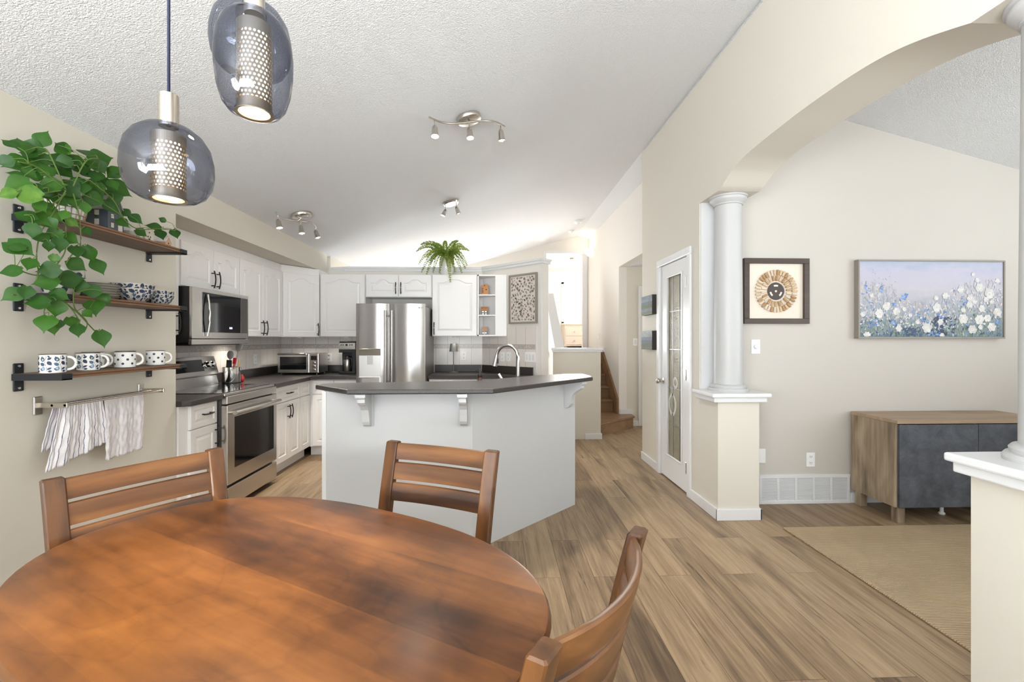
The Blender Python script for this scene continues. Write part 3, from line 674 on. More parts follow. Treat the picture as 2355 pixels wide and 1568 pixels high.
# dispenser
b = NB(); fbox(b, FF, -1.502, -1.268, 1.150, 1.226, -.02, .008, .003); dp = obj('dispenser_panel', b, mat('dispenser_glass', (.20, .18, .15), .12, .6), t)
b = NB(); fbox(b, FF, -1.502, -1.268, .912, 1.150, -.03, .004); fbox(b, FF, -1.505, -1.265, .905, .914, -.02, .012, .002); obj('dispenser_recess', b, mat('satin_silver', (.62, .62, .62), .33, .7), t)
b = NB(); fbox(b, FF, -1.413, -1.352, 1.055, 1.150, .003, .010, .002); obj('dispenser_lever', b, mat('lever_grey', (.42, .42, .42), .3, .5), t)
b = NB(); fbox(b, FF, -1.475, -1.285, .845, .90, .0, .008, .003); obj('drip_tray', b, STEEL, t)
LOGO = mat('logo_grey', (.16, .16, .17), .4, .5)
b = NB(); lathe(b, [(.0085, 0), (.0085, .001)], 20, (-.843, 5.0595, 1.682), M=rot_to((0, -1, 0))); obj('logo_badge', b, LOGO, t)
text('logo_lettering', 'LG', .022, frame((0, 5.0615), (1, 0)), -.815, 1.682, .0012, LOGO, t)
for x in (-1.49, -.80):
    b = NB(); box(b, x-.025, x+.025, 5.10, 5.20, 1.70, 1.722, .004); obj('hinge_cover', b, mat('grey_plastic', (.35, .34, .33), .5), t)

# ---------------------------------------------------------------- island
FI = frame((0, 2.83), (1, 0)); FJ = frame((-.14, 2.83), (1, 1))
t = thing('kitchen_island', 'white angled kitchen island with corbels under its raised bar', 'island', (-.3, 3.2, 0))
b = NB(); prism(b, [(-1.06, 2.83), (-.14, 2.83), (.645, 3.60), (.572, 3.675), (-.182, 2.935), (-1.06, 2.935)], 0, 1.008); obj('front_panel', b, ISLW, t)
b = NB(); prism(b, [(-1.04, 2.936), (-.183, 2.936), (.571, 3.676), (.18, 4.075), (-.43, 3.50), (-1.04, 3.50)], .10, .874); obj('base_unit', b, CAB, t)
b = NB(); prism(b, [(-.98, 2.94), (-.19, 2.94), (.55, 3.68), (.2, 4.0), (-.43, 3.44), (-.98, 3.44)], 0, .101); obj('toe_kick', b, CAB, t)
b = NB(); box(b, -1.068, -1.042, 2.822, 2.942, 0, 1.007, .002); obj('corner_trim', b, WHITE, t)
b = NB(); fbox(b, FJ, 1.085, 1.108, 0, 1.007, -.10, .006, .002); obj('corner_trim', b, WHITE, t)
b = NB(); fbox(b, frame((.645, 3.60), (-1, 1)), .16, .44, .93, .945, .03, .045, .003); obj('side_handle', b, BRONZE, t)
def corbel(F, u, w0=.17, hh=.215):
    """scrolled bracket: profile in the (out, up) plane, with a back plate and a top plate"""
    b = NB(); z = 1.006
    prof = [(0, z), (w0, z), (w0, z-.022), (w0-.012, z-.030), (w0-.012, z-.050), (w0-.028, z-.062), (w0-.060, z-.078), (w0-.088, z-.105), (w0-.102, z-.14), (w0-.112, z-.18), (w0-.125, z-.20), (w0-.145, z-hh+.004), (0, z-hh+.004)]
    poly_ex(b, [F(u-.022, v, w) for w, v in prof], F(u+.022, 0, 0)-F(u-.022, 0, 0))
    fbox(b, F, u-.033, u+.033, z-hh, z, -.001, .010, .001); fbox(b, F, u-.030, u+.030, z-.018, z+.001, 0, w0+.008, .001)
    return obj('corbel', b, ISLW, t)
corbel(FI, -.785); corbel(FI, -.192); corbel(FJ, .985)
bar = [(-1.150, 2.935), (-.856, 2.640), (-.01, 2.648), (.757, 3.455), (.775, 3.60), (.745, 3.80), (.60, 3.79), (.343, 3.65), (-.13, 3.185), (-1.086, 3.045), (-1.135, 3.01)]
b = NB(); prism(b, bar, 1.0085, 1.038, .007); tag(obj('bar_worktop', b, COUNTER), 'raised dark grey bar top with a bent front edge on the white island', 'worktop')
b = NB(); prism(b, [(-1.06, 2.937), (-.183, 2.937), (.57, 3.677), (.16, 4.10), (-.44, 3.53), (-1.06, 3.53)], .876, .914, .005); tag(obj('island_worktop', b, COUNTER), 'lower dark grey worktop behind the raised bar, holding the tap', 'worktop')
# tap, soap and brush behind the bar
t = thing('faucet', 'brushed nickel gooseneck tap rising behind the raised bar', 'tap', (.185, 3.60, .914), R(-24)); BN = mat('brushed_nickel_tap', (.50, .485, .46), .25, 1)
b = NB(); lathe(b, [(.027, 0), (.027, .012), (.020, .02), (.0165, .03)], 24); obj('base', b, BN, t, True, world=False, edge=40)
path = [(0, 0, .02), (0, 0, .12), (0, 0, .22), (0, 0, .275)]
for i in range(1, 13):
    a = math.pi*i/12*.94; path.append((-.093+.093*math.cos(a), 0, .275+.093*math.sin(a)))
b = NB(); tube(b, path, .0145, 16); obj('spout', b, BN, t, True, world=False, edge=60)
e = Vector(path[-1]); dr_ = Vector((-.22, 0, -1)).normalized()
b = NB(); lathe(b, [(.0155, 0), (.0165, .02), (.019, .05), (.0235, .095), (.020, .098)], 20, e, M=rot_to(dr_)); obj('spray_head', b, BN, t, True, world=False, edge=50)
b = NB(); p = e+dr_*.045; box(b, p.x+.014, p.x+.024, p.y-.006, p.y+.006, p.z-.03, p.z+.012, .002); obj('spray_button', b, BLACK, t, world=False)
b = NB(); tube(b, [(.0, -.016, .07), (.0, -.045, .075), (.0, -.085, .085)], [.008, .007, .006], 10); obj('lever', b, BN, t, True, world=False, edge=60)
t = thing('soap_bottle', 'brown glass pump bottle standing behind the raised bar', 'soap bottle', (-.110, 3.34, .9145))
b = NB(); lathe(b, [(.030, 0), (.033, .004), (.033, .085), (.030, .098), (.014, .125), (.013, .135)], 24); obj('bottle', b, mat('amber_glass', (.10, .028, .010), .1), t, True, world=False, edge=50)
b = NB(); lathe(b, [(.015, .133), (.016, .136), (.016, .155), (.006, .158), (.005, .185), (.011, .186), (.011, .196)], 16); tube(b, [(0, 0, .192), (-.035, -.01, .190), (-.042, -.012, .183)], .004, 8); obj('pump', b, BLACK, t, True, world=False, edge=40)
t = thing('dish_brush', 'white dish brush leaning up just behind the bar', 'brush', (.06, 3.47, .914))
b = NB(); tube(b, [(.05, 0, .02), (.01, 0, .085), (-.03, .0, .15)], [.008, .008, .010], 10); obj('handle', b, PLATE, t, True, world=False, edge=60)
b = NB(); lathe(b, [(.026, 0), (.028, .012), (.02, .026), (.008, .03)], 16, (.05, 0, 0)); obj('brush_head', b, CER, t, True, world=False, edge=60)
# ---------------------------------------------------------------- things on the kitchen worktops
t = thing('toaster_oven', 'stainless toaster oven in the corner of the L-shaped worktop', 'toaster oven', (-2.3, 5.5, .914))
FT = frame((-2.545, 5.37), (1, -.02)); wT = .475
b = NB(); fbox(b, FT, 0, wT, .932, 1.165, -.30, -.012, .008); obj('body', b, STEELX, t)
b = NB(); fbox(b, FT, .004, .365, .935, 1.16, -.012, 0, .004); d = obj('door', b, STEELX, t)
b = NB(); fbox(b, FT, .03, .338, .975, 1.125, -.002, .002, .001); obj('door_glass', b, GLASSB, d)
b = NB(); tube(b, [FT(.02, 1.157, .03), FT(.35, 1.157, .03)], .010, 12)
for u in (.025, .345): tube(b, [FT(u, 1.157, -.002), FT(u, 1.157, .03)], .008)
obj('handle', b, CHROME, d, True, edge=60)
b = NB(); tube(b, [FT(.035, 1.033, .003), FT(.33, 1.033, .003)], .002); obj('rack_wire', b, CHROME, d)
b = NB(); fbox(b, FT, .385, .455, 1.085, 1.135, -.013, -.009); obj('display', b, GLASSB, t)
for v in (1.055, 1.015, .972):
    b = NB(); lathe(b, [(.017, 0), (.017, .012), (.013, .016)], 18, FT(.42, v, -.012), M=rot_to(FT(0, 0, 1)-FT(0, 0, 0))); obj('knob', b, CHROME, t, True, edge=40)
for u in (.03, wT-.03):
    for w in (-.27, -.04):
        b = NB(); p = FT(u, 0, w); lathe(b, [(.013, .9145), (.013, .933)], 12, (p.x, p.y, 0)); obj('foot', b, BLACK, t)
t = thing('coffee_maker', 'black and silver drip coffee maker beside the fridge', 'coffee maker', (-1.77, 5.55, .914))
FO = frame((-1.868, 5.46), (1, 0)); w_ = .195
b = NB(); fbox(b, FO, 0, w_, .9145, .945, -.21, 0, .006); fbox(b, FO, 0, w_, .94, 1.20, -.21, -.13, .004); fbox(b, FO, .155, w_, .94, 1.20, -.13, -.01, .004); fbox(b, FO, 0, w_, 1.17, 1.215, -.21, -.005, .004); fbox(b, FO, .004, w_-.004, 1.285, 1.305, -.20, -.01, .008); obj('body', b, BLACK, t)
b = NB(); fbox(b, FO, -.001, w_+.001, 1.205, 1.288, -.20, .002, .006); c = obj('control_head', b, STEELX, t)
b = NB(); lathe(b, [(.014, 0), (.014, .004)], 16, FO(.095, 1.262, .002), M=rot_to((0, -1, 0)))
for u in (.03, .055, .135, .16): lathe(b, [(.007, 0), (.007, .003)], 12, FO(u, 1.262, .002), M=rot_to((0, -1, 0)))
obj('button', b, BLACK, c)
p = FO(.085, 0, -.066)
b = NB(); lathe(b, [(.052, .946), (.055, .95), (.055, 1.06), (.048, 1.085)], 28, (p.x, p.y, 0)); cf = obj('carafe', b, STEEL, t, True, edge=40)
b = NB(); lathe(b, [(.049, 1.085), (.050, 1.10), (.035, 1.125), (.02, 1.13)], 24, (p.x, p.y, 0)); obj('carafe_lid', b, BLACK, cf, True, edge=40)
b = NB(); tube(b, curve([(p.x+.035, p.y-.03, 1.105), (p.x+.068, p.y-.055, 1.09), (p.x+.070, p.y-.058, 1.02), (p.x+.045, p.y-.04, .975)], 5), .009, 8); obj('carafe_handle', b, BLACK, cf, True, edge=60)
def cord(name, pts, r, label):
    b = NB(); tube(b, curve(pts, 6), r, 8); return tag(obj(name, b, BLACK, None, True, edge=60), label, 'cord')
# outlets and switches
def outlet(label, F, u, v, kind='outlet', group='white outlets and switches', w=.072, h=.115):
    p = F(u, v, 0); t = thing({'outlet': 'outlet', 'switch': 'light_switch', 'triple': 'light_switch', 'dimmer': 'dimmer_switch', 'blank': 'wall_plate'}[kind], label, {'outlet': 'outlet', 'blank': 'wall plate'}.get(kind, 'light switch'), p, group=group)
    b = NB(); fbox(b, F, u-w/2, u+w/2, v-h/2, v+h/2, 0, .006, .0025); obj('cover_plate', b, PLATE, t)
    if kind == 'outlet':
        for dv in (-.025, .025):
            b = NB(); fbox(b, F, u-.016, u+.016, v+dv-.014, v+dv+.014, .005, .0085, .003); s = obj('socket', b, PLATE, t)
            b = NB(); fbox(b, F, u-.008, u-.005, v+dv-.003, v+dv+.008, .0083, .0088); fbox(b, F, u+.005, u+.008, v+dv-.003, v+dv+.008, .0083, .0088); fbox(b, F, u-.002, u+.002, v+dv-.010, v+dv-.006, .0083, .0088); obj('slot', b, SLOT, s)
    elif kind == 'switch' or kind == 'triple':
        for du in ((0,) if kind == 'switch' else (-.046, 0, .046)):
            b = NB(); fbox(b, F, u+du-.016, u+du+.016, v-.033, v+.033, .005, .009, .003); obj('rocker', b, WHITE, t)
    elif kind == 'dimmer':
        b = NB(); lathe(b, [(.019, 0), (.018, .014), (.014, .018)], 22, F(u, v, .005), M=rot_to(F(0, 0, 1)-F(0, 0, 0))); obj('dial', b, WHITE, t, True, edge=40)
    return t
FKL = frame((-2.694, 0), (0, 1)); FKB = frame((0, 5.793), (1, 0)); FKD = frame((-.16-.0042, 5.80-.0042), (1, -1))
outlet('white outlet on the side tile between the crock and the toaster oven', FKL, 5.165, 1.105)
outlet('white outlet with a black plug between the toaster oven and coffee maker', FKB, -2.10, 1.10)
outlet('white outlet on the back tile right of the little grey lamp', FKB, -.398, 1.115)
outlet('white outlet with one socket pair, nearer the corner on the diagonal tile', FKD, .368, 1.115)
outlet('white outlet beside the tap on the diagonal tile, second from the corner', FKD, .470, 1.117)
outlet('wide white triple switch near the outer edge of the diagonal tile', FKD, .816, 1.122, 'triple', w=.163)
FA = frame((1.9, 0), (0, -1)); FH = frame((0, 6.83), (1, 0)); FLV = frame((0, 3.56), (1, 0)); FAR = frame((1.64, 0), (0, -1))
outlet('small white outlet on the bright stair wall above the half wall', FA, -8.157, 1.375)
outlet('white rocker switch on the hall wall beside the small paintings', FH, 2.154, 1.288, 'switch')
outlet('white round dimmer dial under the framed cork wheel', FLV, 2.105, 1.27, 'dimmer')
outlet('white outlet low on the wall left of the sideboard', FLV, 2.56, .353)
outlet('blank white plate low on the wall beside the pedestal', FLV, 2.15, .388, 'blank')
cord('power_cord', [(-2.095, 5.775, 1.125), (-2.105, 5.74, 1.12), (-2.13, 5.73, 1.03), (-2.16, 5.70, .945), (-2.20, 5.66, .925)], .0045, 'black cord from the upper plug down behind the toaster oven')
cord('power_cord', [(-2.10, 5.775, 1.078), (-2.11, 5.745, 1.07), (-2.10, 5.72, .99), (-2.02, 5.71, .925), (-1.93, 5.70, .922), (-1.872, 5.68, .93)], .0042, 'black cord looping across the worktop to the coffee maker')
# crock and utensils
t = thing('utensil_crock', 'polished steel crock of kitchen tools behind the stove top', 'crock', (-2.50, 4.375, .914))
b = NB(); lathe(b, [(.077, .008), (.079, .012), (.079, .152), (.074, .152), (.074, .012)], 40); obj('pot', b, CHROME, t, True, world=False, edge=40)
b = NB(); lathe(b, [(.078, .0005), (.080, .002), (.080, .012), (.07, .012)], 40); obj('base_ring', b, BLACK, t, True, world=False, edge=40)
CX, CY = -2.50, 4.375
def utensil(name, label, cat, m, foot, tip, r, head=None, hm=None, mk=None):
    f = Vector((CX+foot[0], CY+foot[1], .93)); e = Vector((CX+tip[0], CY+tip[1], tip[2])); t = thing(name, label, cat, f)
    b = NB(); tube(b, [f.lerp(e, i/6) for i in range(7)], r, 8); obj('handle', b, m, t, True, edge=60)
    if mk:
        b = NB(); mk(b, e, (e-f).normalized()); obj('head', b, hm or m, t, True, edge=50)
def spoon(sx, sz): 
    def mk(b, e, d):
        q = rot_to(d); pr = [(sx*.15, -.01)]+[(sx*math.sin(math.pi*(i+.6)/9), sz*(1-math.cos(math.pi*(i+.6)/9))/2) for i in range(8)]
        t = NB(); lathe(t, pr, 14)
        for v in t.verts: v.co.y *= .25; v.co = q @ v.co+e
        merge(b, t)
    return mk
def blade(w, h):
    def mk(b, e, d):
        t = NB(); box(t, -w/2, w/2, -.003, .003, -.005, h, .003); q = rot_to(d)
        for v in t.verts: v.co = q @ v.co+e
        merge(b, t)
    return mk
BEECH = mat('beech_wood', (.55, .36, .17), .5); RED = mat('red_silicone', (.55, .02, .02), .35); GREY = mat('grey_silicone', (.33, .31, .29), .45)
utensil('cooking_spoon', 'tall grey spoon leaning highest out of the steel crock', 'spoon', GREY, (0, 0), (.03, .055, 1.21), .006, mk=spoon(.034, .10))
utensil('cooking_spoon', 'shorter grey spoon in the middle of the steel crock', 'spoon', GREY, (-.02, -.01), (-.01, -.005, 1.14), .006, mk=spoon(.032, .085))
utensil('spatula', 'red spatula with a white edge in the steel crock', 'spatula', RED, (.015, -.03), (.03, -.01, 1.10), .007, mk=blade(.032, .055))
utensil('turner', 'black handled peeler with a wire ring, tallest dark tool in the crock', 'kitchen tool', BLACK, (-.01, -.04), (0, -.045, 1.05), .010, mk=blade(.05, .085))
utensil('wooden_spoon', 'pale wooden spoon handle at the far edge of the crock', 'spoon', BEECH, (.02, .03), (.045, .055, 1.13), .010)
b = NB(); lathe(b, [(.008, 0), (.018, .015), (.020, .035), (.010, .06), (.003, .075)], 14, (-2.455, 4.475, .9145)); t = tag(obj('spoon_rest', b, RED, None, True, edge=60), 'small red tool standing against the steel crock', 'kitchen tool')
# puck lights under the wall cabinets
for i, (x, y, z, lab) in enumerate(((-2.52, 4.55, 1.355, 'small puck light under the tall cabinet past the microwave'), (-2.35, 5.50, 1.355, 'small puck light under the corner wall cabinet'), (-1.83, 5.62, 1.36, 'small puck light under the wall cabinet above the coffee maker'), (-.49, 5.60, 1.367, 'small puck light under the wall cabinet above the little lamp'))):
    t = thing('puck_light', lab, 'cabinet light', (x, y, z), 0, 'puck lights under the cabinets')
    b = NB(); lathe(b, [(.030, 0), (.033, -.003), (.033, -.011), (.026, -.013)], 24, cap1=False); obj('housing', b, PLATE, t, True, world=False, edge=40)
    b = NB(); lathe(b, [(.001, -.0125), (.026, -.0125)], 24, cap0=False, cap1=False); obj('lens', b, SPOTB, t, world=False)
    l = bpy.data.lights.new('puck_lamp', 'SPOT'); l.energy = 6 if i < 3 else 1.; l.spot_size = R(150); l.spot_blend = 1; l.shadow_soft_size = .025; l.color = (1, .93, .82); o = bpy.data.objects.new('puck_lamp', l); COL.objects.link(o); o.parent = t; o.location = (0, 0, -.016)
# little lamp
t = thing('table_lamp', 'slim grey table lamp on the worktop right of the fridge', 'lamp', (-.517, 5.66, .914)); LG_ = mat('lamp_grey', (.18, .185, .17), .5)
b = NB(); lathe(b, [(.058, .0005), (.058, .006), (.02, .012), (.006, .014)], 28); obj('base', b, LG_, t, True, world=False, edge=40)
b = NB(); lathe(b, [(.0055, .012), (.0055, .275)], 10); obj('pole', b, LG_, t, world=False)
b = NB(); lathe(b, [(.053, .262), (.037, .362), (.035, .362), (.051, .262)], 28, cap0=False, cap1=False); obj('lamp_shade', b, LG_, t, True, world=False, edge=40)
# small clay houses in the shelf unit
CLAY = mat('orange_clay', (.52, .24, .09), .6); CLAYP = mat('pale_clay', (.62, .38, .25), .6); HDARK = mat('dark_window_paint', (.06, .04, .03), .6); BROWN = mat('brown_glaze', (.16, .10, .075), .4)
def house(name, label, cx, cy, z, w, d, hw, hr, wall, roof, rz=0, arch=False, wins=(), wm=None, group='little ceramic houses', side_wins=()):
    t = thing(name, label, 'ceramic house', (cx, cy, z), rz, group)
    b = NB()
    if arch:
        pts = [(-w/2, 0), (w/2, 0), (w/2, hw)]+[(w/2*math.cos(a), hw+hr*math.sin(a)) for a in [math.pi*i/10 for i in range(1, 10)]]+[(-w/2, hw)]
        poly_ex(b, [(x, -d/2, zz) for x, zz in pts], (0, d, 0)); obj('walls', b, wall, t, world=False)
    else:
        poly_ex(b, [(-w/2, -d/2, 0), (w/2, -d/2, 0), (w/2, -d/2, hw), (0, -d/2, hw+hr*.96), (-w/2, -d/2, hw)], (0, d, 0)); obj('walls', b, wall, t, world=False)
        b = NB(); e = .004; k = hr/(w/2)
        poly_ex(b, [(-w/2-e, -d/2-e, hw-k*e+.0005), (0, -d/2-e, hw+hr+.0005), (w/2+e, -d/2-e, hw-k*e+.0005), (w/2+e, -d/2-e, hw-k*e+.006), (0, -d/2-e, hw+hr+.007), (-w/2-e, -d/2-e, hw-k*e+.006)], (0, d+2*e, 0)); obj('roof', b, roof, t, world=False)
    for (x, zz, a, c) in wins:
        b = NB(); box(b, x-a/2, x+a/2, -d/2-.0012, -d/2+.001, zz, zz+c); obj('window', b, wm or HDARK, t, world=False)
    for (y, zz, a, c) in side_wins:
        b = NB(); box(b, -w/2-.0012, -w/2+.001, y-a/2, y+a/2, zz, zz+c); obj('window', b, wm or HDARK, t, world=False)
    return t
house('ceramic_house', 'orange arched clay house in the top compartment of the shelf unit', -.124, 5.60, 1.8765, .092, .05, .085, .055, CLAY, CLAY, arch=True, wins=[(-.026, .03, .015, .012), (-.026, .048, .015, .012), (-.026, .072, .015, .012), (.018, .06, .017, .014), (-.004, .112, .014, .010)])
house('ceramic_house', 'brown house with an orange roof in the middle compartment', -.130, 5.60, 1.6295, .05, .078, .062, .035, BROWN, CLAY, rz=R(90), side_wins=[(-.018, .034, .022, .016), (.018, .034, .022, .016), (-.02, .006, .014, .018), (.016, .006, .02, .018)], wm=PLATE)
house('ceramic_house', 'smallest brown house with a pale roof in the bottom compartment', -.127, 5.60, 1.3845, .045, .06, .055, .04, BROWN, CLAYP, rz=R(90), side_wins=[(-.016, .012, .016, .024), (.004, .004, .01, .036), (.02, .012, .012, .024)], wm=PLATE)
# fern on top of the cabinets
t = thing('potted_fern', 'bright green fern in a white pot on top of the kitchen cabinets', 'plant', (-.60, 5.63, 2.115))
b = NB(); lathe(b, [(.055, 0), (.075, .03), (.092, .09), (.096, .15), (.088, .20), (.080, .235), (.074, .235), (.072, .20)], 32); obj('pot', b, CER, t, True, world=False, edge=50)
b = NB(); lathe(b, [(.0, .20), (.073, .20)], 24, cap0=False, cap1=False); obj('soil', b, mat('potting_soil', (.05, .035, .02), .9), t, world=False)
rnd = random.Random(4); b = NB(); lay = b.verts.layers.float.new('tint'); bs = NB()
def frond(tip, rise, width=.046, n=30):
    tip = Vector(tip); p0 = Vector((rnd.uniform(-.03, .03), rnd.uniform(-.03, .03), .21)); mid = p0.lerp(tip, .45)+Vector((0, 0, rise)); tone = rnd.uniform(.2, .85)
    pts = [p0*(1-s)**2+mid*2*s*(1-s)+tip*s*s for s in [i/n for i in range(n+1)]]
    tube(bs, pts, .0022, 5)
    for i in range(2, n+1):
        p = pts[i]; d = (pts[i]-pts[i-1]).normalized(); s = i/n; L = width*(1.0-.75*s**2.5)*min(1, s*4)
        side = d.cross(Vector((rnd.uniform(-.25, .25), -1, .45+rnd.uniform(-.3, .3))))
        side.normalize(); up = side.cross(d).normalized()
        for sg in (-1, 1):
            a = p+d*rnd.uniform(-.004, .004); e = a+(side*sg+d*.35+up*rnd.uniform(-.25, .15)).normalized()*L; w = d*.0095
            v = [b.verts.new(x) for x in (a-w*.5, a.lerp(e, .55)-w+up*.003, e, a.lerp(e, .5)+w*1.1+up*.003)]
            for q in v: q[lay] = tone+rnd.uniform(-.2, .2)
            b.faces.new(v)
for tip, rise in (((-.36, -.05, .30), .22), ((-.30, -.1, .37), .20), ((-.28, -.17, .03), .28), ((-.22, -.18, -.0), .30), ((-.14, -.2, .02), .28), ((-.06, -.22, .01), .27), ((.07, -.24, -.10), .26),
                  ((.12, -.2, .03), .26), ((.20, -.17, .02), .28), ((.26, -.12, .12), .26), ((.28, -.05, .31), .16), ((.14, 0, .44), .12), ((-.02, .02, .44), .10), ((.22, .05, .36), .2), ((-.2, .06, .4), .16), ((-.33, -.08, .14), .28), ((.24, -.15, .08), .27), ((-.18, -.16, .12), .26), ((.1, -.18, .12), .22), ((.16, .06, .30), .2), ((-.26, .08, .25), .22), ((.03, -.2, .16), .20)):
    frond(tip, rise)
obj('foliage', b, FERN, t, world=False); obj('stems', bs, STEM, t, world=False)
# ---------------------------------------------------------------- dining table and chairs
TC, TR = (-.553, 1.142), -.5211
def oval(a, b_, n=72, p=2.39):
    out = []
    for i in range(n):
        t = 2*math.pi*i/n; c, s_ = math.cos(t), math.sin(t); out.append((a*math.copysign(abs(c)**(2/p), c), b_*math.copysign(abs(s_)**(2/p), s_)))
    return out
t = thing('dining_table', 'oval reddish brown dining table in the foreground', 'table', (*TC, 0), TR)
b = NB()
prev = None
for d, z in ((.030, .722), (.012, .724), (.002, .730), (0, .738), (.002, .747), (.007, .7535), (.014, .755)):
    ring = [b.verts.new((x, y, z)) for x, y in oval(.711-d, .437-d)]
    if prev: 
        for i in range(72): b.faces.new((prev[i], prev[(i+1) % 72], ring[(i+1) % 72], ring[i]))
    else: b.faces.new(ring[::-1])
    prev = ring
b.faces.new(prev); o = obj('tabletop', b, TABLEW, t, True, world=False, edge=30)
b = NB(); prism(b, oval(.58, .31), .64, .722); obj('apron', b, CHW, t, world=False)
b = NB(); lathe(b, [(.11, .07), (.10, .12), (.07, .2), (.085, .4), (.12, .52), (.13, .64)], 28); obj('pedestal', b, CHW, t, True, world=False, edge=50)
for k in range(4):
    a = math.pi/2*k; M = Matrix.Rotation(a, 4, 'Z'); b = NB()
    poly_ex(b, [(.03, -.03, .02), (.20, -.03, 0), (.22, -.03, 0), (.22, -.03, .035), (.12, -.03, .11), (.03, -.03, .13)], (0, .06, 0)); b.transform(M); obj('foot', b, CHW, t, world=False)
def backy(z):
    s = max(0, (.91-z)/.91); return .13*(s if z > .46 else .495-.35*(s-.495))+.03*math.sin(math.pi*min(1, s))
def chair(label, c, rz, group, sag=.012):
    t = thing('dining_chair', label, 'chair', (*c, 0), rz, group)
    for sx in (-1, 1):
        b = NB(); prev = None
        for i in range(15):
            z = .91*i/14; y = backy(z); wx = .026; dy = .017 if z > .4 else .021
            cx = sx*(.222 - .014*(1-z/.91))
            top = z > .90
            ring = [b.verts.new((cx+ax*wx, y+ay*dy, z-(.004 if top else 0))) for ax, ay in ((-1, -.8), (-.85, -1), (.85, -1), (1, -.8), (1, .8), (.85, 1), (-.85, 1), (-1, .8))]
            if prev:
                for k in range(8): b.faces.new((prev[k], prev[(k+1) % 8], ring[(k+1) % 8], ring[k]))
            else: b.faces.new(ring[::-1])
            prev = ring
        tp = [b.verts.new((v.co.x*1.0+(cx-v.co.x)*.14, v.co.y+(y-v.co.y)*.25, .91)) for v in prev]
        for k in range(8): b.faces.new((prev[k], prev[(k+1) % 8], tp[(k+1) % 8], tp[k]))
        b.faces.new(tp); obj('back_post', b, CHW, t, world=False)
        b = NB(); box(b, sx*.195-.022, sx*.195+.022, .445, .489, 0, .43, .004); obj('front_leg', b, CHW, t, world=False)
    for z0, z1 in ((.843, .904), (.767, .831), (.688, .754)):
        b = NB(); n = 16; prev = None
        for i in range(n+1):
            x = -.198+.396*i/n; bow = -sag*(1-(x/.198)**2); ring = []
            for z, w in ((z0, -.007), (z0, .007), ((z0+z1)/2, .0085), (z1-.004, .008), (z1, .004), (z1, -.004), (z1-.004, -.008), ((z0+z1)/2, -.0085)):
                ring.append(b.verts.new((x, backy(z)+bow+w, z)))
            if prev:
                for k in range(8): b.faces.new((prev[k], prev[(k+1) % 8], ring[(k+1) % 8], ring[k]))
            else: b.faces.new(ring[::-1])
            prev = ring
        b.faces.new(prev); obj('back_rail', b, CHWR, t, True, world=False, edge=40)
    b = NB(); box(b, -.218, .218, .10, .50, .43, .458, .008); obj('seat', b, CHWR, t, world=False)
    b = NB(); box(b, -.172, .172, .46, .478, .375, .43); box(b, -.196, -.178, .14, .444, .375, .43); box(b, .178, .196, .14, .444, .375, .43); box(b, -.178, .178, .135, .155, .375, .43); obj('seat_frame', b, CHWR, t, world=False)
    return t
G = 'wooden chairs around the oval table'
chair('brown slat-back chair by the wall below the hanging towels', (-1.205, 1.59), R(-124.8), G)
chair('brown slat-back chair in front of the white island', (-.214, 1.79), R(156.4), G)
chair('brown chair seen edge-on with its curved back to the open floor', (.191, .795), R(56.2), G, .052)

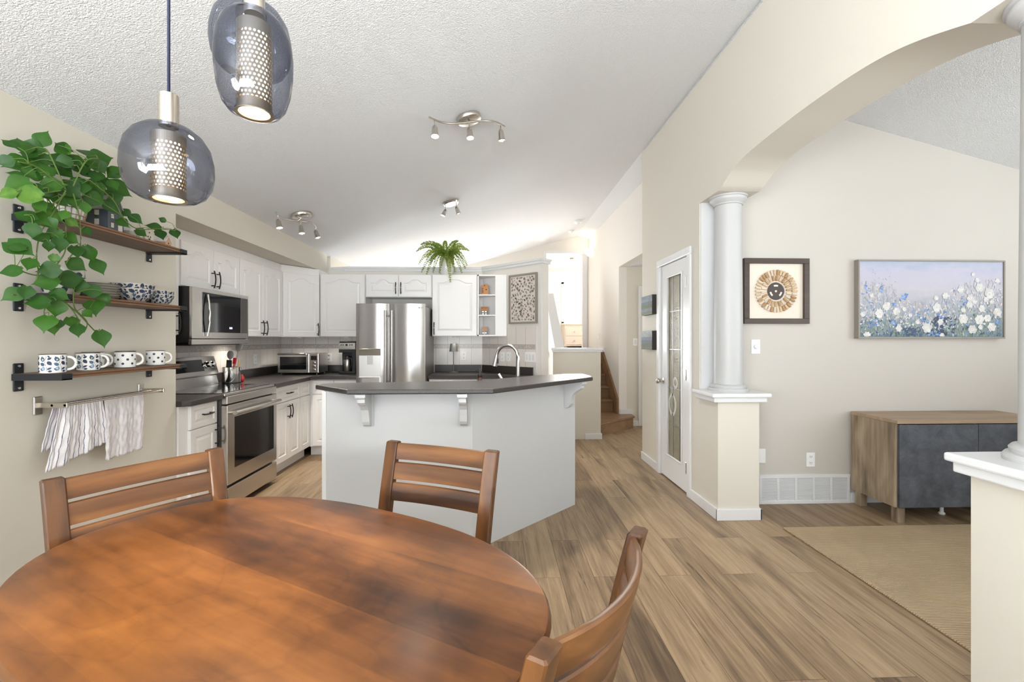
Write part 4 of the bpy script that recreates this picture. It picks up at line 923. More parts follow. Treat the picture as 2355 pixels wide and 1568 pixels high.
# ---------------------------------------------------------------- pendant lamps
def pendant(label, x, y, zb, prof, hc, rc=.038):
    zc = 2.405+.2694*(x+2.13)
    t = thing('pendant_lamp', label, 'pendant lamp', (x, y, zb), 0, 'smoked glass pendants over the table')
    zt = prof[-1][1]
    b = NB(); lathe(b, prof, 56, cap0=False, cap1=False); obj('glass_shade', b, SMOKE, t, True, world=False)
    b = NB(); lathe(b, [(.0215, zt-.004), (.0225, zt), (.0225, zt+.078), (.020, zt+.080), (.006, zt+.080)], 28); obj('socket_sleeve', b, NICKEL, t, True, world=False, edge=40)
    b = NB(); lathe(b, [(.0035, zt+.079), (.0035, zc-zb-.02)], 8); obj('cord', b, mat('navy_cord', (.012, .014, .045), .7), t, True, world=False)
    b = NB(); lathe(b, [(.06, zc-zb-.03), (.06, zc-zb+.012)], 28); obj('ceiling_canopy', b, NICKEL, t, True, world=False, edge=40)
    # perforated metal sleeve: a band of round holes between two plain bands
    b = NB(); nc = 26; cw = 2*math.pi/nc; rh = .0102; nr = int((hc-.045)/rh); z0 = .022
    def pt(a, z): return b.verts.new((rc*math.cos(a), rc*math.sin(a), z))
    for i in range(nc):
        for j in range(nr):
            a0 = cw*(i+.5*(j % 2)); zc_ = z0+rh*(j+.5); sq = [(1, 0), (1, 1), (0, 1), (-1, 1), (-1, 0), (-1, -1), (0, -1), (1, -1)]
            o_ = [pt(a0+p*cw/2, zc_+q*rh/2) for p, q in sq]; i_ = [pt(a0+math.cos(k*math.pi/4)*cw*.30, zc_+math.sin(k*math.pi/4)*rh*.30) for k in range(8)]
            for k in range(8): b.faces.new((o_[k], o_[(k+1) % 8], i_[(k+1) % 8], i_[k]))
    lathe(b, [(rc, z0+nr*rh), (rc, hc), (rc-.002, hc)], 52, cap0=False); lathe(b, [(rc+.004, 0), (rc+.004, .006), (rc, .006), (rc, z0)], 52, cap0=False, cap1=False)
    lathe(b, [(rc+.004, 0), (rc-.004, .002), (rc-.006, .03)], 40, cap0=False, cap1=False)
    obj('perforated_sleeve', b, mat('dark_nickel', (.40, .345, .27), .3, 1), t, False, world=False)
    b = NB(); lathe(b, [(.024, .02), (.027, .04), (.027, hc-.02), (.02, hc-.01)], 24, cap0=False); lathe(b, [(.001, .010), (rc-.005, .010)], 32, cap0=False, cap1=False); obj('bulb', b, BULB, t, True, world=False, edge=40)
    l = bpy.data.lights.new('pendant_lamp_light', 'SPOT'); l.energy = 13; l.spot_size = R(95); l.spot_blend = 1; l.shadow_soft_size = .03; l.color = (1, .80, .55)
    o = bpy.data.objects.new('pendant_lamp_light', l); COL.objects.link(o); o.parent = t; o.location = (0, 0, -.004)
ROUND = [(.041, .001), (.062, .003), (.082, .017), (.0955, .042), (.1005, .075), (.0995, .105), (.092, .140), (.076, .167), (.054, .185), (.034, .1925), (.0215, .194)]
TALL = [(.041, .001), (.055, .005), (.068, .022), (.078, .055), (.0835, .10), (.0845, .14), (.081, .175), (.071, .207), (.054, .229), (.036, .239), (.0215, .2405)]
pendant('round smoked glass pendant on a long navy cord, lowest of the three', -.845, 1.20, 1.690, ROUND, .168)
pendant('tall smoked glass pendant in front of the other high one', -.575, 1.10, 1.868, TALL, .212)
pendant('smoked glass pendant half hidden behind the tall one', -.672, 1.27, 2.062, ROUND, .168)

# ---------------------------------------------------------------- wall shelves
def shelf(z, label):
    t = thing('wall_shelf', label, 'shelf', (-2.13, 2.47, z-.022), 0, 'walnut shelves on the dining wall')
    b = NB(); box(b, -2.124, -1.925, 2.068, 2.872, z-.024, z, .002); o = obj('board', b, SHELFW, t)
    b = NB(); box(b, -1.9255, -1.9215, 2.118, 2.868, z-.023, z-.015, .001); box(b, -1.9255, -1.9215, 2.118, 2.868, z-.010, z-.002, .001); obj('ribbed_edge', b, mat('shelf_edge', (.20, .10, .05), .5), o)
    for y in (2.092, 2.852):
        b = NB(); box(b, -2.128, -1.915, y-.025, y+.025, z-.031, z-.0245, .001); box(b, -1.922, -1.915, y-.025, y+.025, z-.031, z-.002, .001)
        if y < 2.3: box(b, -2.128, -1.915, y-.0275, y-.0245, z-.031, z-.001, .001)
        else: box(b, -2.128, -1.915, y+.0245, y+.0275, z-.031, z-.001, .001)
        box(b, -2.1295, -2.122, y-.022, y+.022, z-.08, z+.045, .004)
        k = obj('bracket', b, IRON, t)
        for dz in (-.066, .032):
            b = NB(); lathe(b, [(.006, 0), (.005, .003)], 12, (-2.122, y, z+dz), M=rot_to((1, 0, 0))); obj('screw', b, CHROME, k)
    return t
shelf(1.885, 'topmost walnut shelf carrying the pothos and little houses')
shelf(1.535, 'middle walnut shelf with the plates and flowered bowls')
shelf(1.178, 'lowest walnut shelf with the row of mugs')
# ceramics
NAVY = (.022, .034, .085); BLUEG = (.06, .11, .17); SKYB = (.20, .30, .42)
def on_lathe(rf):
    return lambda r0: None
def mug_proto(pattern):
    t = thing('mug', 'x', 'mug', (0, 0, 0)); rnd = random.Random(hash(pattern) % 100 if False else {'floral': 3, 'dots': 5, 'petals': 8}[pattern])
    b = NB(); lathe(b, [(.040, 0), (.0445, .003), (.0455, .02), (.0455, .083), (.0435, .085), (.042, .083), (.042, .010), (.001, .008)], 36, cap1=False); obj('cup', b, CER, t, True, world=False, edge=50)
    b = NB(); lathe(b, [(.0457, .0828), (.0457, .0846), (.0436, .0856), (.0425, .0846)], 36, cap0=False, cap1=False); obj('rim_line', b, mat('brown_rim', (.07, .045, .03), .4), t, True, world=False)
    b = NB(); pts = [(.043+.030*math.sin(math.pi*i/14), 0, .071-.056*i/14) for i in range(15)]; pts = [(.043+.032*math.sin(math.pi*i/14)**.8, 0, .043+.029*math.cos(math.pi*i/14)) for i in range(15)]
    tube(b, pts, .0058, 10); obj('handle', b, CER, t, True, world=False, edge=60, label='plain white loop handle')
    b = NB(); lay = pig(b); M = lambda u, v: Vector((.0459*math.cos(u/.0459), .0459*math.sin(u/.0459), v))
    arc = 2*math.pi*.0459
    if pattern == 'floral':
        for k in range(6):
            u = arc*k/6+.004; tube_pts = None
            for v in (.014, .026, .038, .05, .062, .072): daub(b, lay, M, u+.004*math.sin(v*90), v, .014, .0016, 1.5+.3*math.sin(v*90), NAVY, 'stroke')
            for du, v, l, w, a, c in ((-.013, .064, .024, .017, 1.9, BLUEG), (.012, .066, .017, .010, .5, NAVY), (-.014, .041, .020, .015, 2.6, BLUEG), (.012, .045, .022, .016, -1.0, NAVY), (-.010, .022, .022, .016, 1.2, SKYB), (.012, .022, .018, .009, .5, NAVY), (.009, .075, .010, .007, 2.2, NAVY), (-.018, .018, .016, .005, 2.0, NAVY), (.014, .010, .014, .010, .2, NAVY)):
                daub(b, lay, M, u+du, v, l, w, a+rnd.uniform(-.2, .2), jit(c, rnd, .2))
    elif pattern == 'dots':
        for k in range(7):
            u = arc*k/7
            for du, v in ((0, .066), (.020, .044), (0, .022)): daub(b, lay, M, u+du, v, .0125, .0125, 0, NAVY, 'dot')
    else:
        for k in range(7):
            u = arc*k/7
            for v0 in (.025, .06):
                for q in range(7): a = q*math.pi*2/7; daub(b, lay, M, u+.008*math.cos(a)+(.02 if v0 > .05 else 0), v0+.008*math.sin(a), .010, .0045, a, NAVY)
    obj('painted_pattern', b, PIG, t, world=False); return t
protos = {}
def mug(pattern, x, y, label):
    first = pattern not in protos
    if first: protos[pattern] = mug_proto(pattern)
    r = protos[pattern] if first else dup(protos[pattern])
    r.location = (x, y, 1.1785); r.rotation_euler = (0, 0, R(40)); r['label'] = label; r['group'] = 'mugs on the lowest shelf'
mug('floral', -1.985, 2.10, 'blue flowered mug on the black bracket end of the lowest shelf')
mug('floral', -1.985, 2.273, 'blue flowered mug second from the bracket end of the mug row')
mug('petals', -2.074, 2.405, 'petal-patterned mug tucked behind the second flowered mug')
mug('dots', -1.985, 2.495, 'white mug with navy dots in the middle of the row')
mug('petals', -2.078, 2.615, 'petal-patterned mug tucked between the two dotted mugs')
mug('dots', -1.992, 2.722, 'navy dotted mug last in the row nearest the kitchen')
def bowl(label, x, y, z, r, h, seed):
    t = thing('bowl', label, 'bowl', (x, y, z), 0, 'flowered bowls on the middle shelf')
    pr = [(r*.50, 0), (r*.56, .004), (r*.78, h*.33), (r*.93, h*.66), (r, h), (r*.965, h), (r*.88, h*.62), (r*.70, h*.30), (r*.3, .008), (.001, .008)]
    b = NB(); lathe(b, pr, 40, cap1=False); obj('dish', b, mat('cream_stoneware', (.60, .57, .51), .35), t, True, world=False, edge=50)
    rnd = random.Random(seed); b = NB(); lay = pig(b)
    def M(u, v):
        f = v/h; k = [(0, .56), (.33, .78), (.66, .93), (1, 1)]
        for (a, p), (c, q) in zip(k, k[1:]):
            if f <= c: break
        rr = r*(p+(q-p)*(f-a)/(c-a))+.0006; return Vector((rr*math.cos(u/r), rr*math.sin(u/r), v))
    arc = 2*math.pi*r; n = 13
    for k in range(n):
        u = arc*k/n
        for du, fv, l, w, c in ((0, .80, .024, .016, NAVY), (.014, .55, .022, .015, BLUEG), (-.012, .38, .02, .014, NAVY), (.012, .22, .017, .011, NAVY), (-.014, .68, .012, .007, NAVY), (.018, .84, .012, .007, NAVY)):
            daub(b, lay, M, u+du*r/.08+rnd.uniform(-.003, .003), fv*h, l*r/.08, w*r/.08, rnd.uniform(0, 6.3), jit(c, rnd, .3))
        for q in range(3): daub(b, lay, M, u+rnd.uniform(-.01, .01), h*(.25+.25*q), .02, .0015, rnd.uniform(.6, 2.2), NAVY, 'stroke')
    obj('painted_pattern', b, PIG, t, world=False); return t
bowl('larger flowered bowl, lower of the stacked pair beside the plates', -2.020, 2.588, 1.5355, .101, .072, 1)
bowl('larger flowered bowl, upper of the stacked pair beside the plates', -2.020, 2.588, 1.5635, .101, .072, 2)
bowl('smaller flowered bowl, lower of the pair near the shelf end', -2.02, 2.786, 1.5355, .076, .062, 3)
bowl('smaller flowered bowl, upper of the pair near the shelf end', -2.02, 2.786, 1.5585, .076, .062, 4)
pl0 = None
for i in range(6):
    lab = ('bottom', 'second lowest', 'third lowest', 'third highest', 'second highest', 'top')[i]+' plate of the stack on the middle shelf'
    if pl0 is None:
        pl0 = thing('plate', lab, 'plate', (-2.022, 2.362, 1.5355), 0, 'stacked plates'); b = NB(); lathe(b, [(.06, 0), (.062, .003), (.094, .009), (.0975, .0112), (.094, .0125), (.06, .006), (.001, .006)], 40, cap1=False); obj('dish', b, mat('cream_stoneware', (.60, .57, .51), .35), pl0, True, world=False, edge=60)
        b = NB(); lathe(b, [(.0960, .0088), (.0978, .0100), (.0980, .0112)], 40, cap0=False, cap1=False); obj('rim_line', b, mat('dark_rim', (.05, .035, .03), .4), pl0, world=False)
    else: dup(pl0, (-2.022, 2.362, 1.5355+.0125*i), label=lab)
t = thing('flower_pot', 'navy flowered pot on the middle shelf behind hanging leaves', 'pot', (-2.025, 2.185, 1.5355))
b = NB(); lathe(b, [(.055, 0), (.06, .004), (.078, .06), (.080, .115), (.076, .125), (.072, .115), (.05, .01), (.001, .01)], 36, cap1=False); obj('vessel', b, mat('cream_stoneware', (.60, .57, .51), .35), t, True, world=False, edge=50)
b = NB(); lay = pig(b); rnd = random.Random(9)
M = lambda u, v: Vector(((.0605+.0181*min(1, v/.06)+.002*max(0, (v-.06)/.055))*math.cos(u/.078), (.0605+.0181*min(1, v/.06)+.002*max(0, (v-.06)/.055))*math.sin(u/.078), v))
for k in range(9):
    for v in (.025, .06, .095): daub(b, lay, M, .49/9*k+(.02 if v == .06 else 0), v, .036, .026, rnd.uniform(0, 6), jit(NAVY, rnd, .3))
obj('painted_pattern', b, PIG, t, world=False)
# little houses on the top shelf
GB = mat('slate_blue_glaze', (.085, .10, .125), .5); GL2 = mat('pale_grey_glaze', (.40, .37, .33), .5); CREAM = mat('cream_glaze', (.72, .66, .56), .4)
HG = 'little houses on the top shelf'
house('ceramic_house', 'tall slate grey house with a pale steep roof on the top shelf', -2.03, 2.425, 1.8855, .098, .11, .115, .085, GB, GL2, R(90), wins=[(-.022, .022, .016, .024), (-.022, .07, .016, .02), (.0, .135, .02, .018), (.026, .004, .026, .046)], wm=CREAM, group=HG, side_wins=[(.0, .03, .022, .03), (.0, .08, .022, .026)])
house('ceramic_house', 'low dotted white house behind the trailing vine', -2.02, 2.592, 1.8855, .062, .06, .042, .022, CREAM, CER, R(90), wins=[(-.012, .012, .007, .008), (.004, .012, .007, .008), (-.012, .028, .007, .008), (.004, .028, .007, .008)], group=HG)
house('ceramic_house', 'cream house with a pointed gable in the middle of the vine', -2.02, 2.672, 1.8855, .062, .06, .06, .045, CREAM, CREAM, R(90), wins=[(-.01, .03, .007, .008), (.008, .03, .007, .008), (0, .055, .007, .008), (0, .008, .012, .018)], group=HG)
house('ceramic_house', 'little brick house with a white roof at the shelf end', -2.02, 2.828, 1.8855, .05, .055, .04, .03, CLAYP, CER, R(90), wins=[(-.01, .008, .008, .012), (.010, .008, .008, .012), (0, .026, .008, .008)], group=HG)
# ---------------------------------------------------------------- trailing pothos
LEAVES = [(-1.991, 2.064, 2.221, 0.099, 285, 0), (-2.001, 1.981, 2.161, 0.108, 238, 0), (-1.971, 1.904, 2.128, 0.078, 180, 0), (-2.006, 2.049, 2.168, 0.091, 15, 0), (-1.978, 2.13, 2.203, 0.088, 210, 0), (-1.988, 2.26, 2.243, 0.109, 220, 0), (-2.007, 2.38, 2.254, 0.127, 340, 0), (-1.98, 2.104, 2.147, 0.13, 170, 0), (-2.008, 1.963, 2.067, 0.114, 150, 0), (-1.984, 1.9, 2.049, 0.071, 160, 0), (-2.006, 2.056, 2.13, 0.099, 200, 0), (-1.94, 2.034, 2.069, 0.091, 305, 0), (-1.985, 2.19, 2.178, 0.075, 200, 0), (-1.96, 1.978, 2.028, 0.074, 20, 0), (-2.003, 2.269, 2.15, 0.101, 40, 0), (-1.997, 2.428, 2.193, 0.092, 150, 0), (-1.972, 2.431, 2.219, 0.084, 290, 0), (-1.953, 2.282, 2.125, 0.094, 110, 0), (-1.975, 1.926, 2.009, 0.066, 150, 0), (-1.921, 2.045, 2.007, 0.105, 340, 0), (-1.951, 1.908, 1.96, 0.117, 152, 0), (-1.942, 1.966, 1.973, 0.081, 160, 0), (-1.888, 1.881, 1.914, 0.129, 178, 1), (-1.923, 1.846, 1.903, 0.076, 150, 1), (-1.936, 2.136, 2.01, 0.117, 40, 0), (-1.938, 2.265, 2.045, 0.125, 60, 0), (-1.991, 2.474, 2.125, 0.145, 5, 0), (-1.961, 2.412, 2.061, 0.091, 80, 0), (-1.934, 2.141, 1.963, 0.103, 80, 0), (-1.91, 2.057, 1.937, 0.078, 0, 0), (-1.907, 2.228, 1.997, 0.107, 20, 0), (-1.923, 2.342, 1.994, 0.105, 50, 0), (-1.912, 1.992, 1.901, 0.061, 170, 0), (-1.906, 2.012, 1.874, 0.131, 0, 1), (-1.911, 1.898, 1.833, 0.097, 178, 0), (-1.903, 1.957, 1.83, 0.101, 10, 0), (-1.874, 1.897, 1.768, 0.078, 105, 0), (-1.889, 1.956, 1.753, 0.08, 30, 0), (-1.896, 2.002, 1.777, 0.089, 160, 0), (-1.875, 2.076, 1.848, 0.064, 20, 1), (-1.888, 2.076, 1.774, 0.093, 20, 0), (-1.897, 2.173, 1.831, 0.056, 60, 0), (-1.867, 2.005, 1.732, 0.083, 100, 0), (-1.873, 1.964, 1.717, 0.054, 100, 0), (-1.9, 2.119, 1.724, 0.084, 95, 0), (-1.881, 2.165, 1.723, 0.101, 80, 0), (-1.883, 2.217, 1.671, 0.103, 65, 0), (-1.862, 1.844, 1.686, 0.12, 20, 0), (-1.871, 1.824, 1.691, 0.081, 150, 0), (-1.898, 1.911, 1.634, 0.072, 120, 0), (-1.856, 1.793, 1.592, 0.086, 155, 0), (-1.908, 2.135, 1.668, 0.095, 20, 0), (-1.885, 2.0, 1.672, 0.055, 110, 1), (-1.87, 1.954, 1.619, 0.1, 175, 0), (-1.906, 1.979, 1.574, 0.115, 160, 0), (-1.886, 2.088, 1.599, 0.115, 0, 0), (-1.913, 1.856, 1.504, 0.095, 150, 0), (-1.875, 1.874, 1.512, 0.077, 120, 0), (-1.869, 1.907, 1.481, 0.098, 160, 0), (-1.881, 1.966, 1.505, 0.074, 170, 0), (-1.862, 2.006, 1.519, 0.083, 20, 0), (-1.896, 2.144, 1.578, 0.088, 10, 0), (-1.873, 2.157, 1.555, 0.096, 170, 0), (-1.879, 2.004, 1.457, 0.089, 115, 0), (-1.88, 2.189, 1.48, 0.109, 95, 0), (-1.888, 2.256, 1.521, 0.078, 50, 0), (-1.865, 2.139, 1.445, 0.055, 60, 0), (-1.858, 1.933, 1.395, 0.099, 105, 0), (-1.887, 1.995, 1.375, 0.079, 95, 0), (-1.875, 2.01, 1.391, 0.055, 110, 0), (-1.911, 2.113, 1.402, 0.083, 85, 0), (-1.873, 2.096, 1.367, 0.086, 95, 0), (-1.876, 2.225, 1.329, 0.111, 90, 0), (-1.915, 2.398, 1.931, 0.079, 30, 2), (-1.926, 2.496, 1.973, 0.086, 20, 2), (-1.958, 2.476, 2.0, 0.068, 30, 2), (-1.952, 2.567, 1.918, 0.075, 10, 2), (-1.935, 2.622, 1.972, 0.095, 160, 2), (-1.974, 2.74, 1.947, 0.09, 80, 2), (-1.947, 2.822, 1.971, 0.083, 80, 2), (-1.965, 2.734, 2.037, 0.052, 200, 2), (-2.003, 2.282, 2.192, 0.094, 160, 0), (-2.006, 2.183, 2.11, 0.09, 30, 0), (-1.964, 2.046, 1.973, 0.077, 150, 0), (-2.002, 2.248, 2.083, 0.093, 70, 0), (-1.995, 2.358, 2.198, 0.089, 60, 0), (-1.987, 2.004, 2.084, 0.082, 330, 0), (-1.958, 2.138, 2.206, 0.073, 340, 0), (-2.005, 2.01, 2.131, 0.089, 175, 0), (-1.918, 2.169, 2.028, 0.082, 100, 0), (-1.882, 1.987, 1.819, 0.068, 60, 0), (-1.862, 2.019, 1.867, 0.062, 120, 0), (-1.896, 1.956, 1.887, 0.074, 60, 0), (-1.893, 2.156, 1.933, 0.067, 90, 0), (-1.993, 2.391, 2.133, 0.074, 30, 0), (-1.985, 2.303, 2.087, 0.087, 130, 0)]
VINES = [[(-1.905, 2.073, 1.99), (-1.905, 2.011, 1.864), (-1.905, 1.962, 1.774), (-1.905, 1.946, 1.681), (-1.905, 1.953, 1.619), (-1.905, 1.945, 1.576)], [(-1.905, 2.109, 1.988), (-1.905, 2.139, 1.892), (-1.905, 2.143, 1.753), (-1.905, 2.102, 1.71), (-1.905, 2.073, 1.664)], [(-1.905, 2.073, 1.841), (-1.905, 2.073, 1.732), (-1.905, 2.045, 1.673), (-1.905, 2.004, 1.62)], [(-1.905, 1.953, 1.644), (-1.905, 2.052, 1.513), (-1.905, 2.139, 1.444), (-1.905, 2.226, 1.365), (-1.905, 2.296, 1.34)], [(-1.905, 2.109, 1.539), (-1.905, 2.117, 1.471), (-1.905, 2.178, 1.411), (-1.905, 2.162, 1.361)], [(-1.905, 2.202, 2.075), (-1.905, 2.321, 2.026), (-1.905, 2.385, 1.952), (-1.905, 2.474, 1.919), (-1.905, 2.627, 1.956), (-1.905, 2.761, 1.98)], [(-1.905, 1.991, 1.482), (-1.905, 1.978, 1.436), (-1.905, 2.018, 1.378)], [(-1.905, 2.073, 1.976), (-1.905, 1.985, 1.883), (-1.905, 1.898, 1.833)], [(-1.905, 2.109, 2.022), (-1.905, 2.17, 2.157), (-1.905, 2.234, 2.197)], [(-1.905, 2.073, 1.996), (-1.905, 2.004, 2.118), (-1.905, 1.978, 2.139)], [(-1.905, 2.073, 1.996), (-1.905, 1.953, 2.046), (-1.905, 1.874, 2.04)], [(-1.905, 2.052, 1.983), (-1.905, 1.953, 1.937), (-1.905, 1.88, 1.914)], [(-1.905, 1.863, 1.611), (-1.905, 1.946, 1.596), (-1.905, 2.045, 1.626)], [(-1.905, 1.852, 1.507), (-1.905, 1.916, 1.495), (-1.905, 2.066, 1.494), (-1.905, 2.139, 1.416)], [(-1.905, 2.154, 2.002), (-1.905, 2.285, 1.985), (-1.905, 2.367, 1.962)]]
t = thing('pothos_plant', 'trailing green pothos in a wire-wrapped pot on the topmost shelf', 'plant', (-2.03, 2.21, 1.8855))
b = NB(); lathe(b, [(.058, 0), (.062, .003), (.080, .10), (.083, .125), (.079, .125), (.074, .10)], 32); obj('pot', b, CER, t, True, world=False, edge=50)
b = NB()
for i in range(22):
    a = 2*math.pi*i/22; tube(b, [((.061+.02*z/.1+.002)*math.cos(a), (.061+.02*z/.1+.002)*math.sin(a), z) for z in (.002, .05, .10, .124)], .0014, 5)
for z in (.03, .06, .09, .12): tube(b, [((.063+.02*z/.1)*math.cos(2*math.pi*i/32), (.063+.02*z/.1)*math.sin(2*math.pi*i/32), z) for i in range(33)], .0014, 5)
obj('wire_wrap', b, mat('copper_wire', (.30, .17, .09), .4, .8), t, world=False)
b = NB(); lathe(b, [(.001, .11), (.075, .11)], 24, cap0=False, cap1=False); obj('soil', b, mat('potting_soil', (.05, .035, .02), .9), t, world=False)
rnd = random.Random(11); b = NB(); lay = b.verts.layers.float.new('tint'); bs = NB()
vpts = [p for v in VINES for p in curve(v, 5)]
CAMR = Vector((math.cos(.038), -math.sin(.038), 0))
for i in range(20): LEAVES.append((rnd.uniform(-2.06, -1.93), rnd.uniform(2.03, 2.42), rnd.uniform(1.97, 2.17), rnd.uniform(.07, .10), rnd.choice((20, 60, 100, 150, 170, 200)), 0))
for x, y, z, L, ang, kind in LEAVES:
    c = Vector((x, y, z)); nrm = Vector((rnd.uniform(.35, .8), rnd.uniform(-.9, -.45), rnd.uniform(-.15, .75))).normalized()
    a = R(ang); tipd = CAMR*math.cos(a)+Vector((.15, .1, 0))-Vector((0, 0, math.sin(a)))
    ax = (tipd-nrm*tipd.dot(nrm)).normalized(); ay = nrm.cross(ax).normalized()
    L *= .80; W_ = L*rnd.uniform(.64, .78); tone = {0: rnd.uniform(.05, .5), 1: rnd.uniform(.6, .85), 2: rnd.uniform(0, .25)}[kind]; fold = rnd.uniform(.12, .38); curl = rnd.uniform(.05, .28)
    base = c-ax*L*.5; prev = None
    for i in range(9):
        s = i/8; hw = W_*.5*(1.42*math.sin(math.pi*min(1, s*.94+.10))**.85*(1-s**2.6)) if i < 8 else 0
        back = -.085*L if i == 0 else 0
        mid = base+ax*L*s-nrm*curl*L*s*s
        row = []
        for q in (-1, -.55, 0, .55, 1):
            p = mid+ay*hw*q*(1 if i else .75)+nrm*(fold*hw*abs(q)-.10*hw*abs(q)**3)+ax*(back*abs(q))
            v = b.verts.new(p); v[lay] = tone+(.10 if q == 0 else 0)+rnd.uniform(-.03, .03); row.append(v)
        if prev:
            for k in range(4): b.faces.new((prev[k], prev[k+1], row[k+1], row[k]))
        prev = row
    n = min(vpts, key=lambda p: (p-base).length)
    if (n-base).length < (.22 if z < 1.9 else .11): tube(bs, curve([n, n.lerp(base, .5)+Vector((.01, 0, .012)), base], 3), .0014, 5)
bmesh.ops.remove_doubles(b, verts=b.verts, dist=1e-5)
obj('foliage', b, LEAF, t, True)
for v in VINES: tube(bs, curve(v, 6), .0026, 6)
obj('vines', bs, STEM, t)

# ---------------------------------------------------------------- towel rail and towels
t = thing('towel_rail', 'brushed nickel double towel rail under the lowest shelf', 'towel rail', (-2.13, 2.48, 1.02))
for y in (2.177, 2.789):
    b = NB(); box(b, -2.1295, -2.121, y-.020, y+.020, .978, 1.064, .0042); box(b, -2.122, -1.99, y-.005, y+.005, 1.010, 1.034, .002); obj('bracket', b, NICKEL, t)
for x, z in ((-2.0, 1.022), (-2.058, 1.022)):
    b = NB(); tube(b, [(x, 2.172, z), (x, 2.5, z), (x, 2.80, z)], .006, 10); obj('bar', b, NICKEL, t, True, edge=50)
def towel(label, m, ytop, ybot, zb, seed, amp, cornerdrop=0):
    rnd = random.Random(seed); b = NB(); uvl = b.loops.layers.uv.new('UVMap'); nu, nv = 90, 44; g = []
    ph = [rnd.uniform(0, 6.3) for _ in range(6)]; zt = 1.030
    for j in range(nv+1):
        s = j/nv; row = []
        for i in range(nu+1):
            u = i/nu; drop = zt-(zb[0]+(zb[1]-zb[0])*u)
            if s < .30: q = s/.30; front = False; d = (1-q)*.22
            else: q = (s-.30)/.70; front = True; d = q*drop
            fl = min(1, d/.12); w = d/max(drop, .1)
            y0 = ytop[0]+(ybot[0]-ytop[0])*w; y1 = ytop[1]+(ybot[1]-ytop[1])*w
            y = y0+(y1-y0)*u+.006*w*math.sin(u*23+ph[0])
            fold = amp*fl*(.65*math.sin(u*15+ph[1]+w*1.2)+.35*math.sin(u*31+ph[2]-w*2)+.15*math.sin(u*70+ph[3]))
            x = (-2.046+.010*fl+fold*.8) if front else (-2.074-.006*fl+fold*.3)
            x += .0012*(math.sin(u*60+w*22+ph[4])+math.sin(u*33-w*35+ph[5]))*fl
            z = zt-d+.004*math.sin(u*50+ph[5])*w - cornerdrop*w*max(0, .22-u)*2
            row.append((b.verts.new((min(x, -2.012), y, z)), u, s))
        g.append(row)
    for j in range(nv):
        for i in range(nu):
            q = [g[j][i], g[j][i+1], g[j+1][i+1], g[j+1][i]]; f = b.faces.new([k[0] for k in q])
            for lp, k in zip(f.loops, q): lp[uvl].uv = (k[1], k[2])
    o = tag(obj('dish_towel', b, m, None, True), label, 'towel'); md = o.modifiers.new('thick', 'SOLIDIFY'); md.thickness = .0025; md.offset = 0
    return o
def stripes():
    m = mat('striped_linen', (.7, .66, .62), .9, spec=.1); k = N(m); uv = k.n('ShaderNodeUVMap', uv_map='UVMap'); sx = k.n('ShaderNodeSeparateXYZ', {0: uv.outputs[0]})
    n = k.noise(k.coord((1, 1, 1)), 55, 3); u = k.math('ADD', k.math('MULTIPLY', sx.outputs[0], 15.), k.math('MULTIPLY', n, .22))
    fr = k.math('FRACT', u); a = k.ramp(fr, [(.0, (0, 0, 0)), (.40, (0, 0, 0)), (.44, (1, 1, 1)), (.52, (1, 1, 1)), (.56, (0, 0, 0))])
    k.col(k.mix(a, (.80, .77, .78), (.10, .11, .19))); k.bump(k.noise(k.coord((1, 1, 1)), 420, 2), .3, .003); return m
def linen():
    m = mat('plain_linen', (.62, .56, .55), .9, spec=.1); k = N(m); k.col(k.ramp(k.noise(k.coord((1, 1, 1)), 30, 3), [(.3, (.64, .60, .62)), (.7, (.76, .72, .72))])); k.bump(k.noise(k.coord((1, 1, 1)), 380, 2), .35, .003); return m
towel('crinkled white towel with thin navy stripes on the rail', stripes(), (2.20, 2.425), (2.118, 2.452), (.722, .795), 3, .012, 0)
towel('plain pale grey towel hanging beside the striped one', linen(), (2.437, 2.70), (2.43, 2.69), (.695, .70), 8, .007)

# ---------------------------------------------------------------- pictures
def rframe(F, u0, u1, v0, v1, wd, d, m, parent, w0=0.):
    b = NB()
    for a, c, e, g in ((u0, u1, v1-wd, v1), (u0, u1, v0, v0+wd), (u0, u0+wd, v0+wd, v1-wd), (u1-wd, u1, v0+wd, v1-wd)): fbox(b, F, a, c, e, g, w0, w0+d, .002)
    return obj('picture_frame', b, m, parent)
# flower field canvas
FP = frame((2.926, 3.5585), (1, 0)); PWd, PH, PZ = 1.236, .637, 1.335
t = thing('flower_painting', 'wide painting of white and blue wildflowers above the sideboard', 'painting', FP(PWd/2, PZ, 0))
rframe(FP, 0, PWd, PZ, PZ+PH, .012, .045, mat('taupe_frame', (.27, .245, .21), .5), t)
def sky_mat():
    m = mat('painted_sky', (.6, .6, .7), .7); k = N(m); c = k.n('ShaderNodeTexCoord'); sx = k.n('ShaderNodeSeparateXYZ', {0: c.outputs['Object']})
    n = k.noise(k.coord((3, 3, 6)), 2.2, 4, .6, .4); h = k.math('ADD', k.math('MULTIPLY', sx.outputs['Z'], 1/PH), k.math('MULTIPLY', k.math('SUBTRACT', n, .5), .5))
    k.col(k.ramp(h, [(.0, (.17, .22, .22)), (.22, (.24, .29, .30)), (.45, (.40, .40, .44)), (.62, (.50, .48, .52)), (.85, (.48, .465, .56)), (1.0, (.38, .43, .53))])); return m
b = NB(); fbox(b, FP, .010, PWd-.010, PZ+.010, PZ+PH-.010, .002, .036); cv = obj('canvas', b, sky_mat(), t)
rnd = random.Random(21); b = NB(); lay = pig(b); ctr = [0]
def MP(u, v): return FP(u, PZ+v, .0364+ctr[0]*1.3e-6)
iw, ih = PWd-.03, PH-.03
def horizon(f): return .62-.30*math.sin(math.pi*min(1, max(0, (f-.12)/.6)))*.85+(.22*max(0, f-.62) if f > .62 else 0)
